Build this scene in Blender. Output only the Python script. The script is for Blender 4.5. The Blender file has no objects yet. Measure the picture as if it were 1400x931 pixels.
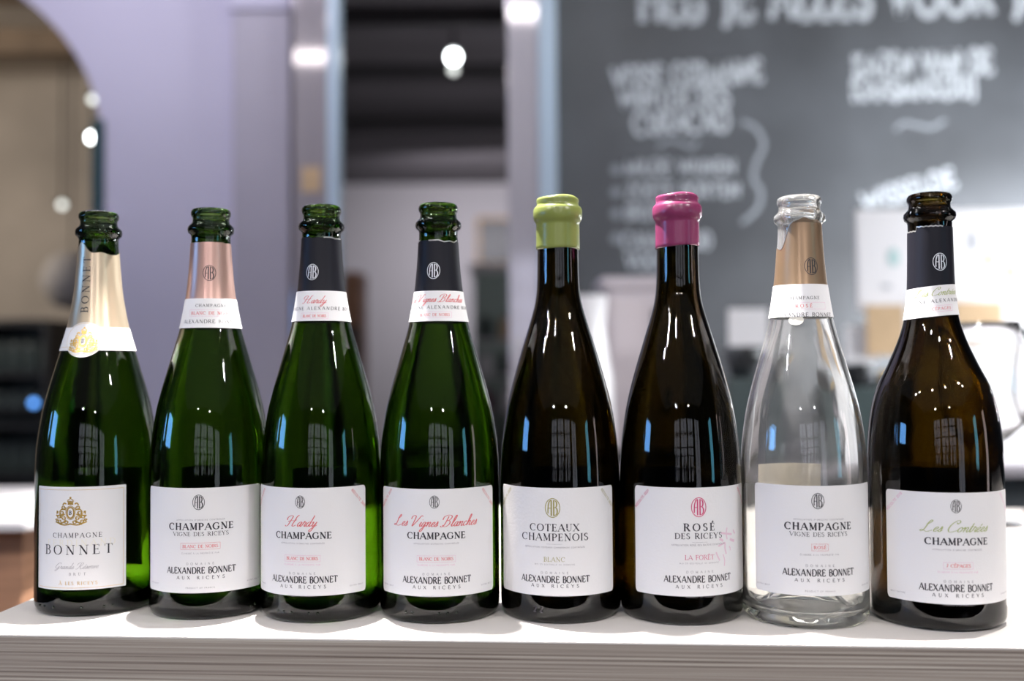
import bpy, bmesh, math, random
from mathutils import Vector, Matrix
random.seed(7)
sc = bpy.context.scene
COL = sc.collection
PI = math.pi
R = math.radians

# ------------------------------------------------------------------ camera
CAM_Z = 1.229            # counter top is at z = 1.05
TOP = 1.05
F = 35.0/36.0*1400
PITCH, ROLL = R(1.5), R(-0.4)
cam_d = bpy.data.cameras.new('camera')
cam = bpy.data.objects.new('camera', cam_d); COL.objects.link(cam)
cam_d.sensor_width = 36; cam_d.lens = 35; cam_d.clip_start = 0.02; cam_d.clip_end = 60
CM = Matrix.Translation((0, 0, CAM_Z)) @ Matrix.Rotation(PI/2+PITCH, 4, 'X') @ Matrix.Rotation(ROLL, 4, 'Z')
cam.matrix_world = CM
cam_d.dof.use_dof = True
cam_d.dof.focus_distance = 0.705
cam_d.dof.aperture_fstop = 2.7
sc.camera = cam

def at(px, py, Y):
    """world point seen at a pixel, at depth Y"""
    d = CM.to_3x3() @ Vector(((px-700)/F, -(py-465.5)/F, -1))
    return Vector((0, 0, CAM_Z)) + d*(Y/d.y)
def ground(px, py, z=TOP):
    d = CM.to_3x3() @ Vector(((px-700)/F, -(py-465.5)/F, -1))
    return Vector((0, 0, CAM_Z)) + d*((z-CAM_Z)/d.z)

# ------------------------------------------------------------------ world, light, exposure
sc.view_settings.view_transform = 'Standard'
sc.view_settings.look = 'None'
sc.view_settings.gamma = 1
sc.view_settings.use_curve_mapping = False
sc.view_settings.exposure = 0.0
w = bpy.data.worlds.new('world'); sc.world = w; w.use_nodes = True
w.node_tree.nodes['Background'].inputs[0].default_value = (0.55, 0.62, 0.8, 1)
w.node_tree.nodes['Background'].inputs[1].default_value = 0.6
cy = sc.cycles
cy.max_bounces = 16; cy.transmission_bounces = 14; cy.glossy_bounces = 6; cy.diffuse_bounces = 4
cy.transparent_max_bounces = 12; cy.sample_clamp_indirect = 6.0; cy.blur_glossy = 0.4
cy.caustics_reflective = False; cy.caustics_refractive = True

def spot(name, loc, target, power, size=60, radius=0.02, color=(1, 1, 1), blend=0.6):
    l = bpy.data.lights.new(name, 'SPOT'); l.energy = power; l.spot_size = R(size); l.spot_blend = blend
    l.shadow_soft_size = radius; l.color = color
    o = bpy.data.objects.new(name, l); COL.objects.link(o); o.location = loc
    o.rotation_euler = (Vector(target)-Vector(loc)).to_track_quat('-Z', 'Y').to_euler()
    return o
def area(name, loc, target, power, sx, sy, color=(1, 1, 1)):
    l = bpy.data.lights.new(name, 'AREA'); l.energy = power; l.shape = 'RECTANGLE'; l.size = sx; l.size_y = sy; l.color = color
    o = bpy.data.objects.new(name, l); COL.objects.link(o); o.location = loc
    o.rotation_euler = (Vector(target)-Vector(loc)).to_track_quat('-Z', 'Y').to_euler()
    return o
# halogen spot just above the bottle row, a second one to its right, track spots on the ceiling behind the photographer
spot('bar_spot', (-0.17, 0.88, 2.15), (-0.12, 0.76, 1.05), 260, 84, 0.015, (1, 0.965, 0.93), 0.35)
spot('bar_spot', (0.75, 1.0, 2.6), (0.35, 0.8, 1.05), 100, 72, 0.015, (1, 0.965, 0.93), 0.35)
spot('track_spot', (-1.9, -0.7, 2.75), (0.0, 0.75, 1.12), 30, 50, 0.04, (0.93, 0.92, 1))
spot('track_spot', (1.9, -0.8, 2.75), (0.0, 0.75, 1.12), 30, 50, 0.04, (1, 0.95, 0.93))
spot('track_spot', (-0.9, -2.9, 2.6), (0.0, 0.75, 1.12), 28, 40, 0.05, (0.98, 0.95, 1))
spot('track_spot', (0.8, -3.0, 2.6), (0.0, 0.75, 1.12), 28, 40, 0.05, (1, 0.96, 0.97))
for x_, y_, e_ in ((-1.5, -0.75, 46), (-0.5, -1.15, 46), (0.5, -1.1, 46), (1.5, -0.7, 46)):
    spot('track_spot', (x_, y_, 2.75), (x_*.25, 0.72, 1.1), e_, 55, 0.05, (1, 0.965, 0.95))
# broad soft fill light added under the ceiling of the bar room
area('overhead_fill', (0.0, -1.1, 2.93), (0, -1.1, 0), 8, 6.3, 5.0, (1.0, 0.965, 0.95))
# area lights added to brighten the back wall, chalkboard and rooms behind
area('wall_wash', (-1.2, 2.2, 2.88), (-1.0, 3.2, 1.5), 13, 1.2, 0.15, (0.90, 0.87, 1.0))
area('board_wash', (1.9, 1.9, 2.88), (2.1, 3.2, 1.2), 3, 1.4, 0.15, (0.93, 0.96, 1.0))
area('back_bar_fill', (2.15, 2.25, 1.35), (1.3, 3.2, 1.35), 55, 0.35, 0.3, (0.95, 0.98, 1.0))
area('board_fill', (1.85, 2.98, 1.25), (1.2, 3.2, 1.75), 22, 0.25, 0.2, (0.93, 0.97, 1.0))
area('left_room_light', (-3.9, 3.9, 2.5), (-2.8, 6.6, 1.9), 36, 0.8, 0.8, (1.0, 0.9, 0.78))
area('far_ceiling_fill', (0.1, 5.0, 1.2), (0.1, 5.4, 3), 9, 1.2, 1.2, (0.96, 0.93, 1.0))
area('far_room_light', (-0.2, 7.6, 2.6), (0.0, 9.2, 1.4), 26, 1.4, 0.4, (0.96, 0.92, 1.0))

# ------------------------------------------------------------------ helpers
def tag(o, label=None, cat=None, group=None, kind=None):
    if label: o['label'] = label
    if cat: o['category'] = cat
    if group: o['group'] = group
    if kind: o['kind'] = kind
    return o
def thing(name, loc, label, cat, group=None, rz=0):
    o = bpy.data.objects.new(name, None); COL.objects.link(o)
    o.empty_display_size = 0.05; o.location = loc; o.rotation_euler = (0, 0, rz)
    return tag(o, label, cat, group)
def link(name, me, mats, parent=None):
    for m in (mats if isinstance(mats, (list, tuple)) else [mats]): me.materials.append(m)
    o = bpy.data.objects.new(name, me); COL.objects.link(o)
    if parent is not None: o.parent = parent
    return o
def from_bm(name, bm, mats, parent=None, smooth=False):
    me = bpy.data.meshes.new(name); bm.to_mesh(me); bm.free()
    if smooth:
        for p in me.polygons: p.use_smooth = True
    return link(name, me, mats, parent)
def bm_box(bm, a, b, bev=0.0, mi=0):
    a, b = Vector(a), Vector(b)
    m = Matrix.Translation((a+b)/2) @ Matrix.Diagonal((abs(b.x-a.x), abs(b.y-a.y), abs(b.z-a.z), 1))
    r = bmesh.ops.create_cube(bm, size=1, matrix=m)
    fs = set(f for v in r['verts'] for f in v.link_faces)
    if bev:
        es = list(set(e for v in r['verts'] for e in v.link_edges))
        r2 = bmesh.ops.bevel(bm, geom=es, offset=bev, segments=2, affect='EDGES', profile=0.6)
        fs = set(r2['faces']) | set(f for f in fs if f.is_valid)
    for f in fs: f.material_index = mi
def box(name, a, b, mat, parent=None, bev=0.0):
    bm = bmesh.new(); bm_box(bm, a, b, bev)
    return from_bm(name, bm, mat, parent)
def struct(name, a, b, mat, bev=0.0):
    return tag(box(name, a, b, mat, None, bev), kind='structure')
def lathe(name, prof, mat, parent=None, n=64, closed=False, loc=(0, 0, 0)):
    """prof: list of (r, z)"""
    vs, fs = [], []
    rings = []
    for r, z in prof:
        if r < 1e-6:
            rings.append([len(vs)]); vs.append((loc[0], loc[1], z+loc[2]))
        else:
            rings.append(list(range(len(vs), len(vs)+n)))
            for k in range(n):
                t = 2*PI*k/n; vs.append((loc[0]+r*math.cos(t), loc[1]+r*math.sin(t), z+loc[2]))
    pairs = list(zip(rings, rings[1:]))
    if closed: pairs.append((rings[-1], rings[0]))
    for a, b in pairs:
        if len(a) == 1 and len(b) == 1: continue
        for k in range(n):
            j = (k+1) % n
            if len(a) == 1: fs.append((a[0], b[j], b[k]))
            elif len(b) == 1: fs.append((a[k], a[j], b[0]))
            else: fs.append((a[k], a[j], b[j], b[k]))
    me = bpy.data.meshes.new(name); me.from_pydata(vs, [], fs)
    bm = bmesh.new(); bm.from_mesh(me); bmesh.ops.recalc_face_normals(bm, faces=bm.faces); bm.to_mesh(me); bm.free()
    for p in me.polygons: p.use_smooth = True
    return link(name, me, mat, parent)
def spline(pts, n=6):
    """Catmull-Rom through the points"""
    out = []
    P = [pts[0]]+list(pts)+[pts[-1]]
    for i in range(1, len(P)-2):
        p0, p1, p2, p3 = P[i-1], P[i], P[i+1], P[i+2]
        for k in range(n):
            t = k/n
            out.append(tuple(0.5*((2*b)+(-a+c)*t+(2*a-5*b+4*c-d)*t*t+(-a+3*b-3*c+d)*t**3) for a, b, c, d in zip(p0, p1, p2, p3)))
    out.append(tuple(pts[-1]))
    return out

# ------------------------------------------------------------------ materials
def new_mat(name):
    m = bpy.data.materials.new(name); m.use_nodes = True
    return m, m.node_tree, m.node_tree.nodes['Principled BSDF']
def mat(name, col, rough=0.6, metal=0.0, spec=0.5, var=0.0, vscale=8, bump=0.0, bscale=200, stretch=(1, 1, 1), emit=None, estr=0):
    m, nt, b = new_mat(name)
    b.inputs['Base Color'].default_value = (*col, 1); b.inputs['Roughness'].default_value = rough
    b.inputs['Metallic'].default_value = metal; b.inputs['Specular IOR Level'].default_value = spec
    tc = nt.nodes.new('ShaderNodeTexCoord'); mp = nt.nodes.new('ShaderNodeMapping'); mp.inputs['Scale'].default_value = stretch
    nt.links.new(tc.outputs['Object'], mp.inputs['Vector'])
    if var:
        n = nt.nodes.new('ShaderNodeTexNoise'); n.inputs['Scale'].default_value = vscale; n.inputs['Detail'].default_value = 5
        nt.links.new(mp.outputs[0], n.inputs['Vector'])
        r = nt.nodes.new('ShaderNodeValToRGB')
        r.color_ramp.elements[0].position = .3; r.color_ramp.elements[1].position = .7
        r.color_ramp.elements[0].color = (*[c*(1-var) for c in col], 1); r.color_ramp.elements[1].color = (*[min(1, c*(1+var)) for c in col], 1)
        nt.links.new(n.outputs['Fac'], r.inputs[0]); nt.links.new(r.outputs[0], b.inputs['Base Color'])
    if bump:
        n = nt.nodes.new('ShaderNodeTexNoise'); n.inputs['Scale'].default_value = bscale; n.inputs['Detail'].default_value = 3
        nt.links.new(mp.outputs[0], n.inputs['Vector'])
        bu = nt.nodes.new('ShaderNodeBump'); bu.inputs['Strength'].default_value = bump; bu.inputs['Distance'].default_value = 0.001
        nt.links.new(n.outputs['Fac'], bu.inputs['Height']); nt.links.new(bu.outputs[0], b.inputs['Normal'])
    if emit:
        b.inputs['Emission Color'].default_value = (*emit, 1); b.inputs['Emission Strength'].default_value = estr
    return m
def glass(name, sigma, rough=0.0, bump=0.0, film=0.0):
    """clear IOR 1.5 glass; sigma = absorption per metre for r, g, b"""
    m = bpy.data.materials.new(name); m.use_nodes = True; nt = m.node_tree
    for n in list(nt.nodes): nt.nodes.remove(n)
    out = nt.nodes.new('ShaderNodeOutputMaterial'); g = nt.nodes.new('ShaderNodeBsdfGlass')
    g.inputs['IOR'].default_value = 1.55; g.inputs['Roughness'].default_value = rough
    nt.links.new(g.outputs[0], out.inputs['Surface'])
    if bump:
        tc = nt.nodes.new('ShaderNodeTexCoord'); n = nt.nodes.new('ShaderNodeTexNoise'); mp = nt.nodes.new('ShaderNodeMapping')
        mp.inputs['Scale'].default_value = (1, 1, 0.35)
        n.inputs['Scale'].default_value = 38; n.inputs['Detail'].default_value = 2
        nt.links.new(tc.outputs['Object'], mp.inputs[0]); nt.links.new(mp.outputs[0], n.inputs['Vector'])
        bu = nt.nodes.new('ShaderNodeBump'); bu.inputs['Strength'].default_value = bump; bu.inputs['Distance'].default_value = 0.002
        nt.links.new(n.outputs['Fac'], bu.inputs['Height']); nt.links.new(bu.outputs[0], g.inputs['Normal'])
    if film:
        d_ = nt.nodes.new('ShaderNodeBsdfDiffuse'); d_.inputs[0].default_value = (0.86, 0.85, 0.84, 1)
        mxs = nt.nodes.new('ShaderNodeMixShader'); n2 = nt.nodes.new('ShaderNodeTexNoise'); n2.inputs['Scale'].default_value = 55; n2.inputs['Detail'].default_value = 6
        tc2 = nt.nodes.new('ShaderNodeTexCoord'); mp2 = nt.nodes.new('ShaderNodeMapping'); mp2.inputs['Scale'].default_value = (1, 1, .4)
        nt.links.new(tc2.outputs['Object'], mp2.inputs[0]); nt.links.new(mp2.outputs[0], n2.inputs['Vector'])
        rr = nt.nodes.new('ShaderNodeMapRange'); rr.inputs[1].default_value = .35; rr.inputs[2].default_value = .75; rr.inputs[3].default_value = film*.35; rr.inputs[4].default_value = film*1.8
        nt.links.new(n2.outputs['Fac'], rr.inputs[0]); nt.links.new(rr.outputs[0], mxs.inputs[0])
        nt.links.new(g.outputs[0], mxs.inputs[1]); nt.links.new(d_.outputs[0], mxs.inputs[2]); nt.links.new(mxs.outputs[0], out.inputs['Surface'])
    if max(sigma) > 0:
        D = max(sigma)*1.02
        v = nt.nodes.new('ShaderNodeVolumeAbsorption'); v.inputs['Density'].default_value = D
        v.inputs['Color'].default_value = (*[1-s/D for s in sigma], 1)
        nt.links.new(v.outputs[0], out.inputs['Volume'])
    return m
M = {}
M['green'] = glass('green_glass', (500, 345, 950), bump=0.10)
M['olive'] = glass('olive_glass', (640, 720, 1400), bump=0.08)
M['amber'] = glass('amber_glass', (600, 720, 1400), bump=0.08)
M['clear'] = glass('clear_glass', (3, 2, 5), bump=0.28, film=0.08)
M['thin'] = glass('wine_glass_glass', (0, 0, 0))
M['paper'] = mat('label_paper', (0.84, 0.82, 0.83), 0.55, bump=0.08, bscale=900)
M['paper_grain'] = mat('grained_label_paper', (0.83, 0.81, 0.82), 0.45, bump=0.14, bscale=520)
M['cream'] = mat('cream_paper', (0.84, 0.80, 0.70), 0.55)
m, nt, b = new_mat('translucent_back_label'); M['back_paper'] = m
b.inputs['Base Color'].default_value = (0.86, 0.82, 0.76, 1); b.inputs['Roughness'].default_value = 0.6
tr = nt.nodes.new('ShaderNodeBsdfTranslucent'); tr.inputs[0].default_value = (0.86, 0.82, 0.75, 1); mx = nt.nodes.new('ShaderNodeMixShader'); mx.inputs[0].default_value = 0.45
nt.links.new(b.outputs[0], mx.inputs[1]); nt.links.new(tr.outputs[0], mx.inputs[2]); nt.links.new(mx.outputs[0], nt.nodes['Material Output'].inputs['Surface'])
M['ink'] = mat('black_ink', (0.025, 0.022, 0.03), 0.5)
M['grey_ink'] = mat('grey_ink', (0.30, 0.28, 0.31), 0.5)
M['red_ink'] = mat('red_ink', (0.72, 0.16, 0.17), 0.5)
M['pink_ink'] = mat('pale_pink_ink', (0.80, 0.44, 0.60), 0.5)
M['magenta_ink'] = mat('magenta_ink', (0.62, 0.05, 0.18), 0.5)
M['olive_ink'] = mat('olive_gold_ink', (0.38, 0.34, 0.09), 0.45, metal=0.2)
M['green_ink'] = mat('sage_green_ink', (0.42, 0.47, 0.20), 0.5)
M['embossed'] = mat('embossed_dark_glass', (0.008, 0.012, 0.006), 0.08)
M['gold'] = mat('gold_leaf', (0.78, 0.50, 0.13), 0.35, metal=0.6)
M['silver_ink'] = mat('silver_ink', (0.72, 0.73, 0.78), 0.4, metal=0.3)
M['foil_rose'] = mat('rose_gold_foil', (0.66, 0.42, 0.36), 0.33, metal=0.75, var=.06, vscale=20, bump=0.5, bscale=60, stretch=(1, 1, .25))
M['foil_black'] = mat('black_foil', (0.012, 0.012, 0.018), 0.42, metal=0.0, spec=0.18, bump=0.6, bscale=60, stretch=(1, 1, .2))
M['foil_gold'] = mat('champagne_gold_foil', (0.66, 0.54, 0.39), 0.3, metal=0.7, bump=1.0, bscale=45, stretch=(1, 1, .3))
M['foil_brown'] = mat('brown_foil', (0.36, 0.24, 0.15), 0.32, metal=0.65, bump=0.6, bscale=60, stretch=(1, 1, .15))
M['foil_edge'] = mat('torn_foil_edge', (0.5, 0.49, 0.49), 0.35, metal=0.7)
M['wax_green'] = mat('green_sealing_wax', (0.21, 0.245, 0.065), 0.28, spec=0.5, bump=0.25, bscale=120)
M['wax_pink'] = mat('magenta_sealing_wax', (0.21, 0.035, 0.10), 0.25, spec=0.5, bump=0.25, bscale=120)
M['wall'] = mat('lavender_wall_paint', (0.56, 0.53, 0.66), 0.7, var=.03, vscale=2)
M['white_steel'] = mat('pale_brushed_steel', (0.68, 0.64, 0.70), 0.08, metal=0.3, var=.04, vscale=4, stretch=(8, 8, .3))
M['pillar'] = mat('grey_pillar_paint', (0.42, 0.39, 0.46), 0.6, var=.04, vscale=3)
M['white_wall'] = mat('off_white_paint', (0.62, 0.60, 0.62), 0.8)
M['dark_wall'] = mat('dark_grey_paint', (0.06, 0.06, 0.07), 0.7)
M['beige'] = mat('beige_plaster', (0.45, 0.40, 0.35), 0.85, var=.15, vscale=2)
M['floor'] = mat('dark_wood_floor', (0.09, 0.065, 0.05), 0.45, var=.3, vscale=6, stretch=(1, 8, 1))
M['ceiling'] = mat('dark_ceiling_paint', (0.045, 0.042, 0.05), 0.8)
M['far_ceiling'] = mat('soot_grey_ceiling', (0.15, 0.14, 0.15), 0.8, var=.25, vscale=1.5, stretch=(.4, 3, 1))
M['far_beam'] = mat('grey_beam', (0.085, 0.08, 0.085), 0.8)
M['steel'] = mat('brushed_steel', (0.50, 0.455, 0.49), 0.07, metal=0.35, var=.05, vscale=4, stretch=(8, 8, .3))
M['pale_blue'] = mat('pale_blue_edge', (0.50, 0.62, 0.74), 0.3)
M['teal'] = mat('dark_teal_frame', (0.02, 0.06, 0.07), 0.4)
M['kraft'] = mat('kraft_card', (0.60, 0.42, 0.25), 0.8, var=.06, vscale=20)
M['wood'] = mat('salmon_wood', (0.42, 0.22, 0.13), 0.55, var=.25, vscale=8, stretch=(1, 1, 10))
M['white'] = mat('white_lacquer', (0.82, 0.80, 0.82), 0.35)
M['pinkish'] = mat('pale_pink_enamel', (0.66, 0.59, 0.62), 0.3)
M['black'] = mat('black_plastic', (0.012, 0.012, 0.014), 0.4)
M['charcoal'] = mat('charcoal_lacquer', (0.05, 0.055, 0.06), 0.35)
M['greengrey'] = mat('grey_green_enamel', (0.06, 0.08, 0.08), 0.3)
M['brass'] = mat('brass', (0.75, 0.52, 0.22), 0.25, metal=0.9)
M['chalk'] = mat('white_chalk', (0.50, 0.53, 0.57), 0.9)
M['faint_chalk'] = mat('smudged_chalk', (0.26, 0.28, 0.31), 0.9)
M['lamp'] = mat('lit_lamp', (1, 1, 1), 0.5, emit=(0.93, 0.98, 1), estr=26)
M['lamp_dim'] = mat('dim_lamp', (1, 1, 1), 0.5, emit=(0.9, 0.95, 0.9), estr=2.2)
M['tube'] = mat('lit_tube', (1, 1, 1), 0.5, emit=(1, 0.96, 0.92), estr=12)
M['blue_led'] = mat('blue_lamp', (0.1, 0.3, 1), 0.5, emit=(0.12, 0.38, 1.0), estr=3.5)
M['blue_glow'] = mat('blue_glow_pane', (0.2, 0.4, 0.9), 0.5, emit=(0.16, 0.45, 1.0), estr=13.0)
M['grey_day'] = mat('grey_daylight_pane', (0.4, 0.4, 0.45), 0.5, emit=(0.6, 0.62, 0.72), estr=1.6)

M['teal_day'] = mat('teal_daylight_pane', (0.2, 0.5, 0.6), 0.5, emit=(0.16, 0.55, 0.75), estr=5.0)
M['rose_day'] = mat('rose_daylight_pane', (0.6, 0.5, 0.5), 0.5, emit=(0.75, 0.62, 0.62), estr=3.6)
# chalkboard: slate with dusty smears
m, nt, b = new_mat('slate_board'); M['slate'] = m
tc = nt.nodes.new('ShaderNodeTexCoord'); n1 = nt.nodes.new('ShaderNodeTexNoise'); n1.inputs['Scale'].default_value = 2.2; n1.inputs['Detail'].default_value = 4
nt.links.new(tc.outputs['Object'], n1.inputs['Vector'])
cr = nt.nodes.new('ShaderNodeValToRGB'); cr.color_ramp.elements[0].position = .35; cr.color_ramp.elements[1].position = .75
cr.color_ramp.elements[0].color = (0.05, 0.053, 0.06, 1); cr.color_ramp.elements[1].color = (0.10, 0.107, 0.12, 1)
nt.links.new(n1.outputs['Fac'], cr.inputs[0]); nt.links.new(cr.outputs[0], b.inputs['Base Color'])
b.inputs['Roughness'].default_value = 0.42; b.inputs['Specular IOR Level'].default_value = 0.7

# counter top: white birch laminate;  edge: plywood layers
m, nt, b = new_mat('white_worktop'); M['worktop'] = m
b.inputs['Base Color'].default_value = (0.80, 0.755, 0.72, 1); b.inputs['Roughness'].default_value = 0.45
m, nt, b = new_mat('plywood_edge'); M['ply'] = m
tc = nt.nodes.new('ShaderNodeTexCoord')
sep = nt.nodes.new('ShaderNodeSeparateXYZ'); nt.links.new(tc.outputs['Object'], sep.inputs[0])
nw = nt.nodes.new('ShaderNodeTexNoise'); nw.inputs['Scale'].default_value = 7; nw.inputs['Detail'].default_value = 3
nt.links.new(tc.outputs['Object'], nw.inputs['Vector'])
mp = nt.nodes.new('ShaderNodeMapping'); mp.inputs['Scale'].default_value = (2.2, 2.2, 620)
nt.links.new(tc.outputs['Object'], mp.inputs[0])
ns = nt.nodes.new('ShaderNodeTexNoise'); ns.inputs['Scale'].default_value = 1; ns.inputs['Detail'].default_value = 4; ns.inputs['Roughness'].default_value = 0.6
nt.links.new(mp.outputs[0], ns.inputs['Vector'])
# layer bands: a sine over the height, about 2.6 mm apart
ma = nt.nodes.new('ShaderNodeMath'); ma.operation = 'MULTIPLY'; ma.inputs[1].default_value = 2*PI/0.0027
nt.links.new(sep.outputs['Z'], ma.inputs[0])
mb = nt.nodes.new('ShaderNodeMath'); mb.operation = 'MULTIPLY_ADD'; mb.inputs[1].default_value = 3.0
nt.links.new(nw.outputs['Fac'], mb.inputs[0]); nt.links.new(ma.outputs[0], mb.inputs[2])
ms = nt.nodes.new('ShaderNodeMath'); ms.operation = 'SINE'; nt.links.new(mb.outputs[0], ms.inputs[0])
mx = nt.nodes.new('ShaderNodeMath'); mx.operation = 'MULTIPLY_ADD'; mx.inputs[1].default_value = 0.045
nt.links.new(ms.outputs[0], mx.inputs[0]); nt.links.new(ns.outputs['Fac'], mx.inputs[2])
cr = nt.nodes.new('ShaderNodeValToRGB'); e = cr.color_ramp.elements
e[0].position = .31; e[0].color = (0.09, 0.062, 0.05, 1); e[1].position = .72; e[1].color = (0.58, 0.535, 0.47, 1)
k = e.new(.42); k.color = (0.27, 0.225, 0.195, 1); k = e.new(.58); k.color = (0.40, 0.35, 0.305, 1)
nt.links.new(mx.outputs[0], cr.inputs[0]); nt.links.new(cr.outputs[0], b.inputs['Base Color'])
b.inputs['Roughness'].default_value = 0.6
bu = nt.nodes.new('ShaderNodeBump'); bu.inputs['Strength'].default_value = 0.4; bu.inputs['Distance'].default_value = 0.0006
nt.links.new(mx.outputs[0], bu.inputs['Height']); nt.links.new(bu.outputs[0], b.inputs['Normal'])

# ------------------------------------------------------------------ lettering: a stroke alphabet, thick stems and hairlines
def arc(cx, cy_, rx, ry, a0, a1, n=12):
    return [(cx+rx*math.cos(R(a0+(a1-a0)*k/n)), cy_+ry*math.sin(R(a0+(a1-a0)*k/n))) for k in range(n+1)]
def V(*p): return ('v', list(p))
def N(*p): return ('n', list(p))
G = {
 ' ': (.42, [], []),
 'A': (.86, [('t', [(.43, 1), (.86, 0)]), N((0, 0), (.43, 1)), N((.15, .34), (.7, .34))], [(0, 0), (.86, 0)]),
 'B': (.62, [V((.1, 0), (.1, 1)), ('v', [(.1, 1)]+arc(.3, .77, .26, .23, 90, -90)+[(.1, .54)]), ('v', [(.1, .54)]+arc(.32, .27, .3, .27, 90, -90)+[(.1, 0)])], [(.06, 0), (.06, 1)]),
 'C': (.84, [('v', arc(.46, .5, .46, .5, 48, 312, 20)), N((.77, .68), (.78, .96))], []),
 'D': (.82, [V((.1, 0), (.1, 1)), ('v', [(.1, 1)]+arc(.34, .5, .46, .5, 90, -90, 16)+[(.1, 0)])], [(.06, 0), (.06, 1)]),
 'E': (.6, [V((.1, 0), (.1, 1)), N((.1, 1), (.56, 1)), N((.1, .53), (.46, .53)), N((.1, 0), (.6, 0)), N((.56, 1), (.56, .8)), N((.6, 0), (.6, .22)), N((.46, .43), (.46, .63))], [(.06, 0), (.06, 1)]),
 'F': (.56, [V((.1, 0), (.1, 1)), N((.1, 1), (.56, 1)), N((.1, .53), (.46, .53)), N((.56, 1), (.56, .8)), N((.46, .43), (.46, .63))], [(.1, 0), (.06, 1)]),
 'G': (.9, [('v', arc(.46, .5, .46, .5, 48, 312, 20)), N((.77, .68), (.78, .96)), V((.78, .12), (.78, .44))], [(.78, .44)]),
 'H': (.84, [V((.1, 0), (.1, 1)), V((.74, 0), (.74, 1)), N((.1, .52), (.74, .52))], [(.1, 0), (.1, 1), (.74, 0), (.74, 1)]),
 'I': (.24, [V((.12, 0), (.12, 1))], [(.12, 0), (.12, 1)]),
 'J': (.4, [('v', [(.28, 1), (.28, .15), (.2, -.08), (.05, -.14)])], [(.28, 1)]),
 'K': (.8, [V((.1, 0), (.1, 1)), N((.12, .45), (.66, 1)), ('t', [(.3, .62), (.78, 0)])], [(.1, 0), (.1, 1), (.66, 1), (.78, 0)]),
 'L': (.58, [V((.1, 0), (.1, 1)), N((.1, 0), (.58, 0)), N((.58, 0), (.58, .24))], [(.1, 1), (.06, 0)]),
 'M': (1.0, [N((.1, 0), (.12, 1)), ('t', [(.12, 1), (.5, .06)]), N((.5, .06), (.86, 1)), V((.88, 0), (.86, 1))], [(.1, 0), (.88, 0), (.08, 1), (.9, 1)]),
 'N': (.86, [N((.1, 0), (.1, 1)), ('t', [(.1, 1), (.76, 0)]), N((.76, 0), (.76, 1))], [(.1, 0), (.06, 1), (.76, 1)]),
 'O': (.94, [('v', arc(.47, .5, .45, .5, 0, 360, 28))], []),
 'P': (.62, [V((.1, 0), (.1, 1)), ('v', [(.1, 1)]+arc(.3, .74, .3, .26, 90, -90)+[(.1, .48)])], [(.1, 0), (.06, 1)]),
 'Q': (.94, [('v', arc(.47, .5, .45, .5, 0, 360, 28)), ('t', [(.5, .1), (.9, -.2)])], []),
 'R': (.74, [V((.1, 0), (.1, 1)), ('v', [(.1, 1)]+arc(.3, .76, .28, .24, 90, -90)+[(.1, .52)]), ('t', [(.34, .52), (.74, 0)])], [(.1, 0), (.06, 1), (.74, 0)]),
 'S': (.54, [('v', arc(.28, .75, .22, .25, 40, 220, 10)+arc(.27, .25, .25, .26, 50, -140, 12)), N((.46, .74), (.46, .95)), N((.04, .28), (.04, .05))], []),
 'T': (.76, [V((.38, 0), (.38, 1)), N((0, 1), (.76, 1)), N((0, 1), (0, .8)), N((.76, 1), (.76, .8))], [(.38, 0)]),
 'U': (.8, [('v', [(.12, 1), (.12, .4)]), ('v', arc(.4, .34, .28, .34, 180, 270, 8)), N(*arc(.4, .34, .3, .34, 270, 360, 8)), N((.7, .34), (.7, 1))], [(.12, 1), (.7, 1)]),
 'V': (.86, [('t', [(0, 1), (.43, 0)]), N((.43, 0), (.86, 1))], [(0, 1), (.86, 1)]),
 'W': (1.2, [('t', [(0, 1), (.34, 0)]), N((.34, 0), (.62, 1)), ('t', [(.58, 1), (.88, 0)]), N((.88, 0), (1.2, 1))], [(0, 1), (1.2, 1)]),
 'X': (.8, [('t', [(.04, 1), (.76, 0)]), N((.02, 0), (.74, 1))], [(.04, 1), (.76, 0), (.02, 0), (.74, 1)]),
 'Y': (.8, [('t', [(0, 1), (.4, .45)]), N((.4, .45), (.8, 1)), V((.4, .45), (.4, 0))], [(0, 1), (.8, 1), (.4, 0)]),
 'Z': (.7, [N((.04, 1), (.66, 1)), ('t', [(.66, 1), (.02, 0)]), N((.02, 0), (.7, 0))], []),
 "'": (.14, [V((.07, .75), (.07, 1))], []),
 '.': (.14, [V((.07, 0), (.07, .12))], []), '-': (.4, [N((.05, .45), (.35, .45))], []),
 '0': (.6, [('v', arc(.3, .5, .27, .5, 0, 360, 20))], []),
 '1': (.34, [V((.2, 0), (.2, 1)), N((.2, 1), (.04, .8))], [(.2, 0)]),
 '2': (.58, [('v', arc(.28, .73, .24, .27, 160, -30, 10)+[(.04, 0)]), ('t', [(.04, .02), (.56, .02)])], []),
 '7': (.56, [N((.04, 1), (.54, 1)), ('t', [(.54, 1), (.2, 0)])], []),
 '8': (.58, [('v', arc(.29, .75, .2, .25, 0, 360, 16)), ('v', arc(.29, .26, .26, .26, 0, 360, 16))], []),
 '9': (.58, [('v', arc(.29, .7, .24, .3, 0, 360, 16)), ('v', [(.53, .7), (.5, .3), (.3, 0)])], []),
}
def acc(base, kind):
    w_, st, se = G[base]; c = w_*.5
    extra = {'e': [('t', [(c-.04, 1.1), (c+.14, 1.3)])], 'c': [N((c-.18, 1.1), (c, 1.28)), N((c, 1.28), (c+.18, 1.1))], 'g': [('t', [(c+.04, 1.1), (c-.14, 1.3)])]}[kind]
    return (w_, st+extra, se)
G['É'] = acc('E', 'e'); G['Ê'] = acc('E', 'c'); G['Ô'] = acc('O', 'c'); G['À'] = acc('A', 'g')

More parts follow.
